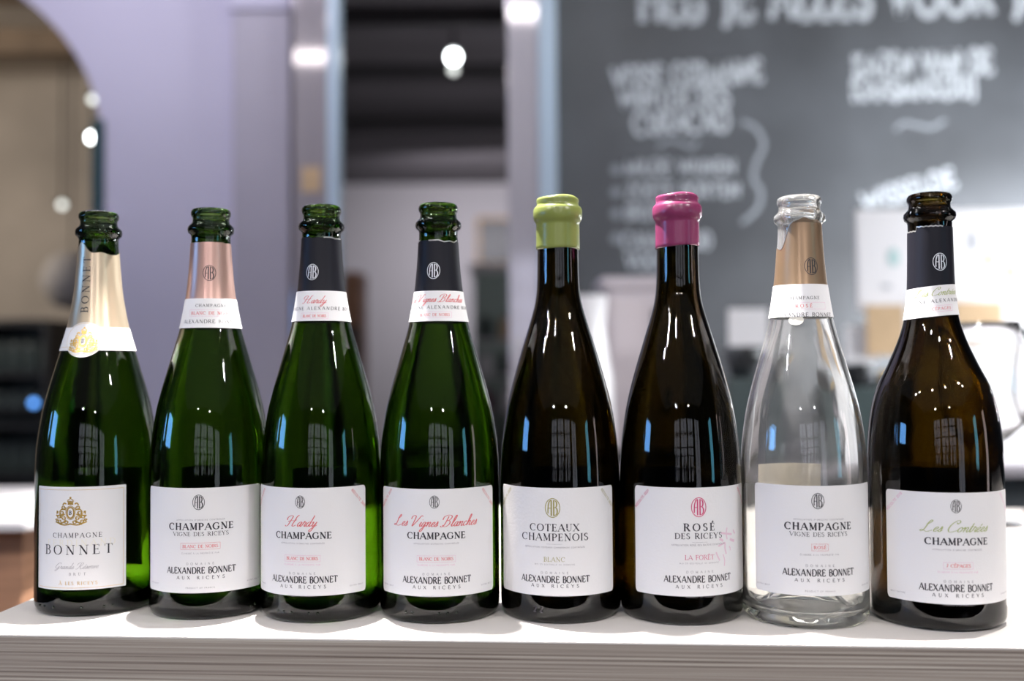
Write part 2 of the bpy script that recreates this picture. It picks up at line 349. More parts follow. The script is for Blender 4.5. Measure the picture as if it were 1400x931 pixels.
# copperplate script: x-height .42, drawn through these points, sheared when set
S = {
 ' ': (.34, []),
 'a': (.42, [[(.30, .36), (.2, .42), (.06, .3), (.03, .12), (.1, 0), (.2, .06), (.31, .40)], [(.31, .40), (.28, .1), (.33, 0), (.44, .1)]]),
 'c': (.34, [[(.28, .34), (.2, .42), (.07, .32), (.03, .13), (.12, 0), (.24, .04), (.36, .14)]]),
 'd': (.44, [[(.30, .36), (.2, .42), (.06, .3), (.03, .12), (.1, 0), (.2, .06), (.32, .40)], [(.34, 1.0), (.31, .5), (.28, .1), (.34, 0), (.46, .1)]]),
 'e': (.34, [[(.02, .14), (.16, .2), (.26, .34), (.2, .42), (.09, .34), (.04, .14), (.12, 0), (.24, .04), (.36, .14)]]),
 'g': (.42, [[(.30, .36), (.2, .42), (.06, .3), (.03, .12), (.1, 0), (.2, .06), (.31, .40)], [(.31, .40), (.26, -.1), (.18, -.42), (.04, -.44), (.06, -.26), (.24, -.06), (.44, .12)]]),
 'h': (.46, [[(0, .1), (.14, .4), (.22, .8), (.18, 1.0), (.1, .85), (.06, 0)], [(.06, .05), (.16, .34), (.26, .42), (.32, .34), (.28, .1), (.34, 0), (.46, .1)]]),
 'i': (.24, [[(.02, .12), (.12, .42)], [(.12, .42), (.08, .1), (.13, 0), (.24, .1)], [(.15, .60), (.17, .64)]]),
 'l': (.28, [[(0, .1), (.16, .45), (.24, .85), (.19, 1.0), (.1, .8), (.07, .15), (.13, 0), (.28, .12)]]),
 'n': (.46, [[(0, .3), (.07, .42), (.1, .34), (.07, 0)], [(.07, .05), (.16, .32), (.27, .42), (.33, .34), (.29, .1), (.34, 0), (.46, .1)]]),
 'o': (.38, [[(.2, .42), (.06, .32), (.03, .12), (.12, 0), (.26, .1), (.3, .3), (.2, .42), (.26, .34), (.4, .36)]]),
 'r': (.32, [[(0, .12), (.08, .48), (.12, .38), (.24, .38), (.2, .12), (.24, 0), (.34, .1)]]),
 's': (.28, [[(0, .1), (.12, .3), (.16, .46), (.2, .26), (.18, .04), (.08, 0), (.03, .08)], [(.14, .02), (.3, .12)]]),
 't': (.28, [[(.02, .12), (.16, .7)], [(.16, .75), (.08, .12), (.13, 0), (.28, .12)], [(.02, .46), (.26, .46)]]),
 'v': (.38, [[(0, .34), (.08, .42), (.12, .2), (.12, 0), (.26, .22), (.28, .42), (.4, .36)]]),
 'y': (.42, [[(0, .34), (.08, .42), (.08, .12), (.16, 0), (.3, .3), (.33, .42)], [(.33, .42), (.26, -.1), (.18, -.42), (.04, -.44), (.06, -.26), (.24, -.06), (.44, .12)]]),
 'H': (.98, [[(-.1, .55), (-.12, .8), (.1, .98), (.3, .9), (.24, .5), (.16, .1), (.02, -.02), (-.1, .08)], [(.78, 1.04), (.66, .9), (.6, .5), (.54, .1), (.66, 0), (.86, .12)], [(.02, .42), (.24, .5), (.6, .52), (.72, .62)]]),
 'L': (.74, [[(.06, .60), (.2, .68), (.34, .84), (.34, .99), (.24, .96), (.16, .72), (.14, .40), (.08, .12), (-.04, -.02), (-.14, .05), (-.06, .13), (.12, .05), (.36, -.04), (.66, .12)]]),
 'V': (.84, [[(-.14, .66), (-.1, .9), (.1, 1.0), (.24, .86), (.22, .4), (.2, 0), (.5, .5), (.72, .98), (.88, .92)]]),
 'B': (.86, [[(-.08, .6), (-.06, .88), (.22, 1.02), (.56, .98), (.66, .78), (.5, .56), (.3, .52), (.58, .5), (.68, .26), (.5, .02), (.22, 0), (.1, .14)], [(.34, .92), (.3, .5), (.22, .1), (.04, -.04), (-.08, .06)]]),
 'C': (.72, [[(.62, .8), (.58, .98), (.36, .98), (.1, .66), (.04, .26), (.18, 0), (.42, .02), (.72, .16)], [(.62, .8), (.5, .7), (.42, .84)]]),
 'G': (.78, [[(.62, .8), (.58, .98), (.36, .98), (.1, .66), (.04, .3), (.18, .1), (.4, .14), (.56, .42)], [(.56, .42), (.5, 0), (.36, -.3), (.14, -.3), (.3, -.06), (.78, .14)]]),
 'R': (.82, [[(-.08, .6), (-.06, .88), (.22, 1.02), (.54, .98), (.62, .76), (.46, .54), (.28, .52), (.42, .4), (.5, .1), (.62, -.02), (.82, .12)], [(.34, .92), (.3, .5), (.22, .1), (.04, -.04), (-.08, .06)]]),
}
S['é'] = (.34, S['e'][1]+[[(.2, .52), (.3, .68)]])

class Print:
    """flat print, laid out in millimetres on (u, v) and wrapped by a mapping function"""
    def __init__(s): s.v = []; s.f = []; s.m = []; s.mats = []; s.g = []; s.names = []; s.lock = 0
    def new(s, name):
        if not s.lock: s.names.append(name)
    def mi(s, mt):
        if mt not in s.mats: s.mats.append(mt)
        return s.mats.index(mt)
    def strip(s, pts, ws, mt):
        k = s.mi(mt); n = len(pts); L = []
        for i in range(n):
            a = pts[max(0, i-1)]; b = pts[min(n-1, i+1)]
            dx, dy = b[0]-a[0], b[1]-a[1]; l = math.hypot(dx, dy) or 1e-9
            nx, ny = -dy/l, dx/l; h = ws[i]/2
            L.append(((pts[i][0]+nx*h, pts[i][1]+ny*h), (pts[i][0]-nx*h, pts[i][1]-ny*h)))
        o = len(s.v)
        for p, q in L: s.v += [p, q]
        for i in range(n-1):
            s.f.append((o+2*i, o+2*i+1, o+2*i+3, o+2*i+2)); s.m.append(k); s.g.append(len(s.names))
    def stroke(s, pts, kind, tx, thick, thin, mt):
        P = []
        for i in range(len(pts)-1):      # keep long straight strokes bendable
            P.append(pts[i])
        P.append(pts[-1]); P = [tx(p) for p in P]
        Q = [P[0]]
        for a, b in zip(P, P[1:]):
            l = math.hypot(b[0]-a[0], b[1]-a[1]); c = max(1, int(l/2.5))
            for j in range(1, c+1): Q.append((a[0]+(b[0]-a[0])*j/c, a[1]+(b[1]-a[1])*j/c))
        ws = []
        for i in range(len(Q)):
            a = Q[max(0, i-1)]; b = Q[min(len(Q)-1, i+1)]
            dx, dy = b[0]-a[0], b[1]-a[1]; l = math.hypot(dx, dy) or 1e-9
            ws.append({'t': thick, 'n': thin}.get(kind, thin+(thick-thin)*(abs(dy)/l)**1.6))
        s.strip(Q, ws, mt)
    def text(s, t, cx, base, cap, width, mt, weight=.15, thin=.05, serif=True, rot=0, track=None):
        s.new('lettering'); tot = sum(G[c][0] for c in t)*cap; n = max(1, len(t)-1)
        sx = 1.0
        tr = (width-tot)/n if track is None else track*cap
        if tr < 0.17*cap and track is None:
            tr = 0.17*cap; sx = width/(tot+tr*n)
        W = (tot+tr*n)*sx; x = -W/2
        cr_, sr = math.cos(R(rot)), math.sin(R(rot))
        for c in t:
            gw, st, se = G[c]
            def tx(p, x=x):
                X = x+p[0]*cap*sx; Y = p[1]*cap
                return (cx+X*cr_-Y*sr, base+X*sr+Y*cr_)
            for kd, pts in st:
                if not serif and weight == thin: kd = 't'
                s.stroke(pts, kd, tx, weight*cap, thin*cap, mt)
            if serif:
                for (a, b) in se: s.stroke([(a-.14, b), (a+.14, b)], 'n', tx, weight*cap, thin*cap*1.1, mt)
            x += (gw*cap+tr)*sx
    def script(s, t, cx, base, cap, width, mt, weight=.085, thin=.03, shear=.45):
        s.new('script_lettering'); tot = sum(S[c][0] for c in t)*cap; sx = width/tot; x = -width/2
        for c in t:
            gw, st = S[c]
            for pts in st:
                q = spline(pts, 5)
                s.stroke(q, 'v', lambda p, x=x: (cx+x+(p[0]+p[1]*shear)*cap*sx-shear*.3*cap, base+p[1]*cap), weight*cap, thin*cap, mt)
            x += gw*cap*sx
    def line(s, a, b, wd, mt):
        s.new('rule'); s.stroke([a, b], 't', lambda p: p, wd, wd, mt)
    def rect(s, x0, y0, x1, y1, wd, mt):
        s.new('outline'); s.lock = 1
        for a, b in (((x0, y0), (x1, y0)), ((x1, y0), (x1, y1)), ((x1, y1), (x0, y1)), ((x0, y1), (x0, y0))): s.line(a, b, wd, mt)
        s.lock = 0
    def disc(s, cx, cy_, rx, ry, mt, n=20):
        s.new('spot'); k = s.mi(mt); o = len(s.v); s.v.append((cx, cy_))
        for j in range(n): s.v.append((cx+rx*math.cos(2*PI*j/n), cy_+ry*math.sin(2*PI*j/n)))
        for j in range(n): s.f.append((o, o+1+j, o+1+(j+1) % n)); s.m.append(k); s.g.append(len(s.names))
    def emblem(s, cx, cy_, h, mt, fill=None):
        """oval ring with the two letters back to back"""
        s.new('emblem'); w_ = h*.78; st = h*.030
        if fill: s.disc(cx, cy_, w_/2, h/2, fill)
        T = lambda p: (cx+p[0]*w_/2, cy_+p[1]*h/2)
        s.stroke(arc(0, 0, 1, 1, 0, 360, 32), 't', T, st*1.3, st*1.3, mt)
        for x in (-.17, .17): s.stroke([(x, -.84), (x, .84)], 't', T, st*2.3, st, mt)
        s.stroke([(-.17, .84), (-.42, .72), (-.58, .3), (-.62, -.2), (-.62, -.58)], 't', T, st*1.9, st, mt)
        s.stroke([(-.62, -.02), (-.17, -.02)], 't', T, st, st, mt)
        s.stroke([(.17, .78)]+arc(.34, .4, .24, .36, 80, -80, 8)+[(.17, .05)], 'v', T, st*2.3, st, mt)
        s.stroke([(.17, .05)]+arc(.36, -.36, .3, .4, 80, -80, 8)+[(.17, -.78)], 'v', T, st*2.3, st, mt)
    def crest(s, cx, cy_, h, mt, dark):
        """gilt cartouche: oval with letter, crown on top, scrolls and leaves around"""
        s.new('crest'); s.lock = 1; u = h/2; T = lambda p: (cx+p[0]*u, cy_+p[1]*u); t1 = h*.035
        s.stroke(arc(0, -.1, .24, .38, 0, 360, 24), 't', T, t1*1.4, t1, mt)
        s.stroke(arc(0, -.1, .33, .48, 0, 360, 24), 't', T, t1*.6, t1, mt)
        s.text('B', cx, cy_-.24*u, .28*u, .2*u, dark, weight=.2, thin=.08)
        for x in (-.2, -.1, 0, .1, .2): s.stroke([(x*.6, .5), (x, .74)], 't', T, t1, t1, mt)
        s.stroke([(-.2, .5), (.2, .5)], 't', T, t1*1.2, t1, mt); s.stroke([(-.22, .76), (0, .9), (.22, .76)], 't', T, t1*.8, t1, mt)
        s.stroke([(0, .86), (0, 1.02)], 't', T, t1, t1, mt); s.stroke([(-.07, .96), (.07, .96)], 't', T, t1, t1, mt)
        for sg in (-1, 1):
            def spir(x, y, r, a0, turns):
                return [(sg*(x+r*(1-k/20*.8)*math.cos(R(a0+turns*360*k/20))), y+r*(1-k/20*.8)*math.sin(R(a0+turns*360*k/20))) for k in range(21)]
            for (x, y, r, a0, tn) in ((.5, .28, .17, 180, 1.2), (.62, -.08, .2, 120, -1.3), (.88, -.36, .18, 90, 1.2), (.5, -.5, .18, 0, 1.3), (.78, -.7, .15, 200, 1.2), (.28, -.74, .16, 40, -1.2), (1.02, -.62, .1, 0, 1.2)):
                s.stroke(spir(x, y, r, a0, tn), 'v', T, t1*1.5, t1*.6, mt)
            for (a, b, c) in (((.3, .5), (.44, .58), (.56, .44)), ((.34, .1), (.56, .16), (.74, .06)), ((.4, -.2), (.7, -.3), (1.1, -.3)), ((.3, -.62), (.7, -.86), (1.12, -.74)), ((0, -.88), (.4, -.96), (.8, -.9)), ((.9, -.1), (1.0, 0), (1.0, -.2))):
                q = spline([(sg*a[0], a[1]), (sg*b[0], b[1]), (sg*c[0], c[1])], 5); s.stroke(q, 't', T, t1*1.3, t1, mt)
        s.lock = 0
    def build(s, name, fn, parent):
        """one mesh for each line of print, emblem, outline"""
        V3 = [fn(u, v) for u, v in s.v]; outs = []
        for g in sorted(set(s.g)):
            ids = [i for i, x in enumerate(s.g) if x == g]; mp = {}; vs = []; fs = []
            for i in ids:
                q = []
                for a in s.f[i]:
                    if a not in mp: mp[a] = len(vs); vs.append(V3[a])
                    q.append(mp[a])
                fs.append(q)
            nm = s.names[g-1] if g and name == 'lettering' else name
            me = bpy.data.meshes.new(nm); me.from_pydata(vs, [], fs)
            used = sorted(set(s.m[i] for i in ids))
            for p, i in zip(me.polygons, ids): p.material_index = used.index(s.m[i])
            outs.append(link(nm, me, [M[s.mats[x]] for x in used], parent))
        return outs

# ------------------------------------------------------------------ bottles
def interp(tab):
    q = []
    zs = [t[0] for t in tab]
    def f(z):
        if z <= zs[0]: return tab[0][1]
        if z >= zs[-1]: return tab[-1][1]
        for i in range(len(zs)-1):
            if z <= zs[i+1]:
                z0, z1 = zs[i], zs[i+1]; r0, r1 = tab[i][1], tab[i+1][1]
                m0 = (r1-tab[i-1][1])/(z1-zs[i-1]) if i > 0 else 0
                m1 = (tab[i+2][1]-r0)/(zs[i+2]-z0) if i+2 < len(zs) else 0
                h = z1-z0; t = (z-z0)/h
                return (2*t**3-3*t*t+1)*r0+(t**3-2*t*t+t)*h*m0+(-2*t**3+3*t*t)*r1+(t**3-t*t)*h*m1
    return f
CHAMP = [(8, 44), (60, 44), (100, 43.9), (112, 43.5), (125, 42.5), (147, 39.2), (163, 35.4), (179, 30.9), (196, 26), (211, 21.9), (235, 17.6), (255, 15.6), (272, 14.5), (278, 14.3)]
BURG = [(8, 44), (60, 44), (95, 43.9), (112, 43.2), (125, 42.1), (147, 39.0), (163, 35.4), (179, 31.0), (196, 25.9), (204, 23.4), (217.5, 19.3), (226, 17.2), (235, 16.0), (250, 15.4), (280, 15.2)]
WIDE = [(8, 45.2), (60, 45.2), (106, 45.0), (125, 44.4), (146, 41.8), (162, 37.6), (177.6, 30.2), (193, 23.6), (204, 19.9), (213, 17.8), (225, 16.2), (240, 15.4), (270, 14.8), (278, 14.7)]
CLEARP = [(z, r + (0.9 if z > 230 else 0.4 if z > 200 else 0)) for z, r in CHAMP]

def glass_profile(rf, style, neck):
    rb = rf(20); P = []
    # outside, from the punt up
    P += [(0, 24), (8, 23), (16, 18.5), (24, 10.5), (30, 4), (34, 1.0), (38.5, 0), (41.3, .5), (rb-.9, 2.8), (rb-.15, 5.5)]
    z = 10.0
    top = 277 if style == 'crown' else 284
    while z < top: P.append((rf(z), z)); z += 4.0
    n = neck
    if style == 'crown':
        P += [(n, 278.5), (n+.5, 280.2), (n+2.2, 281.6), (n+2.8, 283.8), (n+2.5, 286), (n+1.0, 287.6), (n-.5, 289.2), (n-.9, 291.5), (n-.8, 293.2), (n-.1, 294.2), (n+.4, 295.6), (n+.3, 297.6), (n-.6, 299.2), (n-2.2, 300)]
        inn = n-3.1
        P += [(inn+.9, 299.6), (inn, 298), (inn, 285)]
    else:
        P += [(n-.2, 284), (n+.2, 286), (n+1.0, 290), (n+.9, 293), (n-.6, 296), (n-1, 299), (n-2.2, 300.6)]
        inn = n-3.6
        P += [(inn+.6, 300.4), (inn, 299), (inn, 287)]
    z = 280.0
    while z > 14:
        t = 3.1
        P.append((max(inn, rf(z)-t), z)); z -= 4.0
    P += [(rb-4.2, 12), (rb-7, 8.6), (36, 7.2), (32, 8.5), (26, 14), (17, 22.5), (9, 27), (0, 28)]
    return [(r/1000, z/1000) for r, z in P]

def band(name, rf, zlo, zhi, th0, th1, off, mt, parent, nt_=64, nz=10, thick=0.0):
    """sheet of paper or foil around the bottle; angles measured from the side facing the camera (-Y)"""
    vs, fs = [], []
    full = abs(th1-th0) >= 2*PI-1e-4
    n1 = nz+1
    def sheet(o_):
        b0 = len(vs)
        for i in range(nt_+1):
            th = th0+(th1-th0)*i/nt_
            a, b = zlo(th), zhi(th)
            for j in range(n1):
                z = a+(b-a)*j/nz; r = rf(z)+o_
                vs.append((r*math.sin(th)/1000, -r*math.cos(th)/1000, z/1000))
        return b0
    A = sheet(off+thick)
    for i in range(nt_):
        for j in range(nz):
            o = A+i*n1+j; fs.append((o, o+n1, o+n1+1, o+1))
    sm = len(fs)
    if thick:
        B = sheet(off)
        for i in range(nt_):
            for j in range(nz):
                o = B+i*n1+j; fs.append((o+1, o+n1+1, o+n1, o))
        sm = len(fs)
        # rim with vertices of its own, so the sheet keeps its shading
        loop = [i*n1 for i in range(nt_+1)]
        sides = [loop, [k+nz for k in loop][::-1]]
        if not full: sides += [[nt_*n1+j for j in range(n1)], [j for j in range(n1)][::-1]]
        for L in sides:
            o = len(vs)
            for k in L: vs.append(vs[B+k]); vs.append(vs[A+k])
            for k in range(len(L)-1): fs.append((o+2*k, o+2*k+2, o+2*k+3, o+2*k+1))
    me = bpy.data.meshes.new(name); me.from_pydata(vs, [], fs)
    for k, p in enumerate(me.polygons): p.use_smooth = k < sm
    return link(name, me, mt, parent)
def wrap(rf, th_c, off):
    def fn(u, v):
        r = rf(v)+off; th = th_c+u/max(rf(v), 1)
        return (r*math.sin(th)/1000, -r*math.cos(th)/1000, v/1000)
    return fn

GROUP = 'wine and champagne bottles in a row on the counter'
# centre pixel, base pixel, profile, glass, label turn and neck turn (degrees from facing the camera)
def make_bottle(name, label, px, py, prof, gl, style, neck):
    rf = interp(prof); g = ground(px, py+2.2); d = Vector((g.x, g.y, 0)).normalized()
    c = g + d*0.0405
    o = thing(name, (c.x, c.y, TOP+0.0002), label, 'bottle', GROUP, rz=-math.atan2(c.x, c.y))
    lathe('glass_body', glass_profile(rf, style, neck), M[gl], o, n=96)
    return o, rf
def front_label(o, rf, turn, z0, z1, half, mt, pr, corner=2.5, name='front_label'):
    r = rf(50); th = half/r
    def ed(t):
        u = abs(t-R(turn))*r; k = u-(half-corner)
        return 0 if k <= 0 else corner-math.sqrt(max(0, corner**2-k*k))
    # denser columns near the corners
    o2 = band(name, rf, lambda t: z0+ed(t), lambda t: z1-ed(t), R(turn)-th, R(turn)+th, .22, mt, o, nt_=120, nz=1 if True else 4, thick=.12)
    if pr: pr.build('lettering', wrap(rf, R(turn), .42), o2)
    return o2
def back_label(o, rf, turn=180, half=34, z1=100, z0=22, mt='paper'):
    r = rf(50); th = half/r
    return band('back_label', rf, lambda t: z0, lambda t: z1, R(turn)-th, R(turn)+th, .22, M[mt], o, nt_=40, nz=1, thick=.12)
def dots(o, rf, gl, spec):
    bm = bmesh.new()
    for a, z in spec:
        r = rf(20)-.4; th = R(a)
        m_ = Matrix.Translation((r*math.sin(th)/1000, -r*math.cos(th)/1000, z/1000))
        bmesh.ops.create_icosphere(bm, subdivisions=2, radius=.0011, matrix=m_)
    tag(from_bm('embossed_dots', bm, M['embossed'], o, smooth=True), kind='stuff')

def std_bottom(P, z1, zs, sw=1.0):
    """DOMAINE / ALEXANDRE BONNET / AUX RICEYS block; zs = baselines below the label top, mm"""
    P.text('DOMAINE', 0, z1-zs[0], 1.6, 19, 'grey_ink', weight=.15, thin=.09, serif=False)
    P.text('ALEXANDRE BONNET', 0, z1-zs[1], 4.5, 49.5, 'ink', weight=.18, thin=.1, serif=False)
    P.text('AUX RICEYS', 0, z1-zs[2], 2.3, 33.5, 'ink', weight=.17, thin=.1, serif=False)
    P.text('PRODUCT OF FRANCE', 0, z1-zs[3], 1.0, 20, 'grey_ink', weight=.16, thin=.1, serif=False)
def corners(P, z1, z0, half, txt='EXTRA BRUT', col='grey_ink'):
    P.text(txt, -half+8.2, z0+4.8, 1.0, 11, col, weight=.15, thin=.09, serif=False)
    P.text('750 ML 12 VOL' if False else 'EXTRA BRUT', half-8.2, z0+4.8, 1.0, 11, col, weight=.15, thin=.09, serif=False)
def harvest(P, z1, half, txt, col):
    P.text(txt, -half+7, z1-8.5, 1.7, 17, col, weight=.17, thin=.11, serif=False, rot=48)
    P.text(txt, half-7, z1-8.5, 1.7, 17, col, weight=.17, thin=.11, serif=False, rot=-48)

Z0, Z1, HALF = 19.6, 94.0, 47.8
EMH = 9.2
# foil tops (z as function of the angle)
def foil(o, rf, top, bot, mt, em=None, emturn=0, emz=249, emh=11.5):
    f = band('foil_capsule', rf, lambda t: bot, top, -PI, PI, .30, M[mt], o, nt_=120, nz=14, thick=.1)
    if em:
        P = Print(); P.emblem(0, emz, emh, em); P.build('emblem', wrap(rf, R(emturn), .52), f)
    return f
def jag(base, amp, freq, seed, tilt=0, ph=0):
    rnd = random.Random(seed); q = [rnd.uniform(-1, 1) for _ in range(240)]
    def f(t):
        x = (t+PI)/(2*PI)*freq; i = int(x) % 240; fr = x-int(x); a, b = q[i], q[(i+1) % 240]
        return base+amp*(a+(b-a)*fr)+tilt*math.cos(t-ph)
    return f
def torn_edge(f, rf, top, th0, th1):
    b = band('torn_edge', rf, lambda t: top(t)-.5, lambda t: top(t)+.35, th0, th1, .46, M['foil_edge'], f, nt_=50, nz=1, thick=.15)
    return b
def collar(o, rf, z0, z1, turn, pr, tilt=0.0, mt='paper'):
    lo = lambda t: z0+tilt*math.sin(t); hi = lambda t: z1+tilt*math.sin(t)
    c = band('neck_label', rf, lo, hi, -PI, PI, .55, M[mt], o, nt_=96, nz=6, thick=.12)
    if pr:
        fn0 = wrap(rf, R(turn), .8)
        if tilt:
            def fn(u, v):
                return wrap(rf, R(turn), .8)(u, v+tilt*math.sin(R(turn)+u/rf(v)))
        else: fn = fn0
        pr.build('lettering', fn, c)
    return c

# 1 ---- cream label, gilt crest, torn champagne-gold foil
o, rf = make_bottle('champagne_bottle', 'green champagne bottle with gilt crest and torn pale gold foil, leftmost of the row', 133, 839.5, CHAMP, 'green', 'crown', 14.3)
P = Print(); hf = 34.5
P.rect(-hf+2, Z0+1.8, hf-2, Z1-2.2, .22, 'gold')
P.crest(-4, Z1-17.5, 20.5, 'gold', 'ink')
P.text('CHAMPAGNE', 0, Z1-36.5, 3.3, 35, 'ink', weight=.15, thin=.06)
P.text('FERDINAND', 2, Z1-42.5, 4.4, 49, 'cream', weight=.13, thin=.07)
P.text('BONNET', 0, Z1-48.6, 6.6, 49, 'ink', weight=.16, thin=.05)
P.script('Grande Réserve', 0, Z1-59, 4.4, 31, 'grey_ink', weight=.06, thin=.03)
P.text('BRUT', 1, Z1-63.6, 1.9, 11.5, 'grey_ink', weight=.16, thin=.07)
P.text('À LES RICEYS', 1, Z1-70.4, 2.3, 27, 'gold', weight=.16, thin=.06)
front_label(o, rf, -19, Z0+.3, Z1, hf, M['cream'] if False else M['paper'], P, corner=.3)
back_label(o, rf, 165, 30)
f = foil(o, rf, lambda t: 268+6.5*math.exp(-((t+.95)/.4)**2)-2.5*math.exp(-((t-.45)/.35)**2)+1.2*math.sin(5*t)+8*max(0, -math.cos(t)), 205, 'foil_gold')
P = Print(); P.text('BONNET', 0, 0, 5.6, 42, 'ink', weight=.15, thin=.06)
P.v = [(-y-2.6, x+243) for x, y in [(a, b-2.8) for a, b in P.v]]; P.build('lettering', wrap(rf, R(-22), .55), f)
P = Print(); P.text('CHAMPAGNE', 34, 200.2, 3.2, 24, 'grey_ink', weight=.12, thin=.05)
P.line((14, 195.6), (58, 195.6), .2, 'gold'); P.line((14, 207.6), (58, 207.6), .2, 'gold'); P.line((-60, 195.6), (-16, 195.6), .2, 'gold')
collar(o, rf, 193, 210.5, -18, P)
# oval medallion over the collar
def medallion(o, rf, turn, zc, rx, rz_):
    vs, fs = [], []; n = 40; fn = wrap(rf, R(turn), 1.0)
    vs.append(fn(0, zc))
    for k in range(1, 6):
        for j in range(n):
            a = 2*PI*j/n; vs.append(fn(rx*k/5*math.cos(a), zc+rz_*k/5*math.sin(a)))
    for j in range(n): fs.append((0, 1+j, 1+(j+1) % n))
    for k in range(4):
        for j in range(n):
            a, b = 1+k*n+j, 1+k*n+(j+1) % n; fs.append((a, a+n, b+n, b))
    me = bpy.data.meshes.new('medallion'); me.from_pydata(vs, [], fs)
    for p in me.polygons: p.use_smooth = True
    m_ = link('medallion', me, M['paper'], o)
    P = Print(); P.crest(0, zc, 19, 'gold', 'ink'); P.stroke(arc(0, zc, rx-.8, rz_-.8, 0, 360, 40), 't', lambda p: p, .2, .2, 'gold')
    P.build('crest', wrap(rf, R(turn), 1.25), m_)
medallion(o, rf, -24, 201, 14.5, 13.2)
dots(o, rf, 'green', [(-62, 7), (-54, 7), (-42, 7), (-14, 7), (6, 7), (14, 7)])

# 2 ---- rose-gold foil
o, rf = make_bottle('champagne_bottle', 'green champagne bottle with rose gold foil and white label without script title, second from left', 288, 844.5, CHAMP, 'green', 'crown', 14.3)
def vigne(boxtxt, bw):
    P = Print(); z = Z1
    P.emblem(-1, z-10.2, 10.4, 'ink')
    P.text("APPELLATION D'ORIGINE CONTRÔLÉE", 0, z-23.2, 1.0, 34, 'grey_ink', weight=.16, thin=.1, serif=False)
    P.text('CHAMPAGNE', 0, z-29.6, 4.6, 45.5, 'ink', weight=.23, thin=.095)
    P.text('VIGNE DES RICEYS', 0, z-34, 2.8, 39, 'ink', weight=.15, thin=.06)
    P.rect(-bw/2, z-43.6, bw/2, z-39, .16, 'red_ink'); P.text(boxtxt, 0, z-42.4, 2.1, bw-3, 'red_ink', weight=.18, thin=.08)
    P.text('ÉLABORÉ À LA PROPRIÉTÉ PAR', 0, z-46.8, 1.0, 26, 'grey_ink', weight=.13, thin=.08, serif=False)
    std_bottom(P, z, (54.4, 60.6, 64.6, 71.2)); corners(P, z, Z0, HALF)
    return P
front_label(o, rf, -9.5, Z0, Z1, HALF, M['paper'], vigne('BLANC DE NOIRS', 27.5))
back_label(o, rf, 178, 26, 102)
f = foil(o, rf, jag(273.3, .25, 60, 3), 228, 'foil_rose', 'ink', -4, 250, 11.5)
def neck_plain(word):
    P = Print()
    P.text('CHAMPAGNE', 0, 224.6, 2.1, 22, 'ink', weight=.15, thin=.07)
    P.rect(-16, 217.6, 16, 222.4, .15, 'pink_ink'); P.text(word, 0, 218.8, 2.3, 29 if len(word) > 6 else 11, 'red_ink', weight=.18, thin=.08)
    P.text('ALEXANDRE BONNET', 0, 212.4, 2.7, 44, 'ink', weight=.15, thin=.07, serif=False)
    return P
collar(o, rf, 209, 231, 0, neck_plain('BLANC DE NOIRS'))
dots(o, rf, 'green', [(40, 6), (45, 6.5)])

# 3, 4, 8 ---- script labels
def cuvee(script, sw, box_, bw, scol, emcol='ink', year='RÉCOLTE 2019', corner='EXTRA BRUT'):
    P = Print(); z = Z1
    P.emblem(-1, z-9, 8.6, emcol)
    P.script(script, 0, z-26, 7.6, sw, scol, weight=.10, thin=.035)
    P.text('CHAMPAGNE', 0, z-34.6, 4.4, 41, 'ink', weight=.23, thin=.095)
    P.text("APPELLATION D'ORIGINE CONTRÔLÉE", 0, z-38.4, 1.0, 32, 'grey_ink', weight=.16, thin=.1, serif=False)
    P.rect(-bw/2, z-50.6, bw/2, z-46.2, .14, 'pink_ink'); P.text(box_, 0, z-49.4, 2.1, bw-3.4, 'red_ink', weight=.18, thin=.08)
    P.text('ÉLABORÉ À LA PROPRIÉTÉ PAR', 0, z-53.2, 1.0, 26, 'pink_ink', weight=.12, thin=.08, serif=False)
    std_bottom(P, z, (59.6, 65.4, 69.2, 74.9)); corners(P, z, Z0, HALF, corner); harvest(P, z, HALF, year, 'red_ink' if scol != 'green_ink' else 'pink_ink')
    return P
def neck_script(word, wd, box_, bw, scol):
    P = Print()
    P.script(word, 0, 226, 5.6, wd, scol, weight=.10, thin=.04)
    P.text('CHAMPAGNE ALEXANDRE BONNET', 2, 221, 2.4, 72, 'ink', weight=.15, thin=.07, serif=False)
    P.rect(-bw/2, 214.6, bw/2, 218.8, .15, 'pink_ink'); P.text(box_, 0, 215.7, 1.9, bw-3, 'red_ink', weight=.16, thin=.08)
    return P
o, rf = make_bottle('champagne_bottle', 'green champagne bottle with black foil and short red script title, third from left', 440.5, 849.5, CHAMP, 'green', 'crown', 14.3)
front_label(o, rf, -18.5, Z0, Z1+.8, HALF, M['paper'], cuvee('Hardy', 22, 'BLANC DE NOIRS', 26, 'red_ink'))
back_label(o, rf, 176, 28, 101)
tp = jag(275, .7, 26, 5)
f = foil(o, rf, tp, 232, 'foil_black', 'silver_ink', -24, 249, 11.5); torn_edge(f, rf, tp, .1, 1.2)
collar(o, rf, 213, 235.2, -15, neck_script('Hardy', 17, 'BLANC DE NOIRS', 20, 'red_ink'))
dots(o, rf, 'green', [(-44, 8), (-37, 8), (-29, 8), (-12, 7.5), (-4, 7.5)])

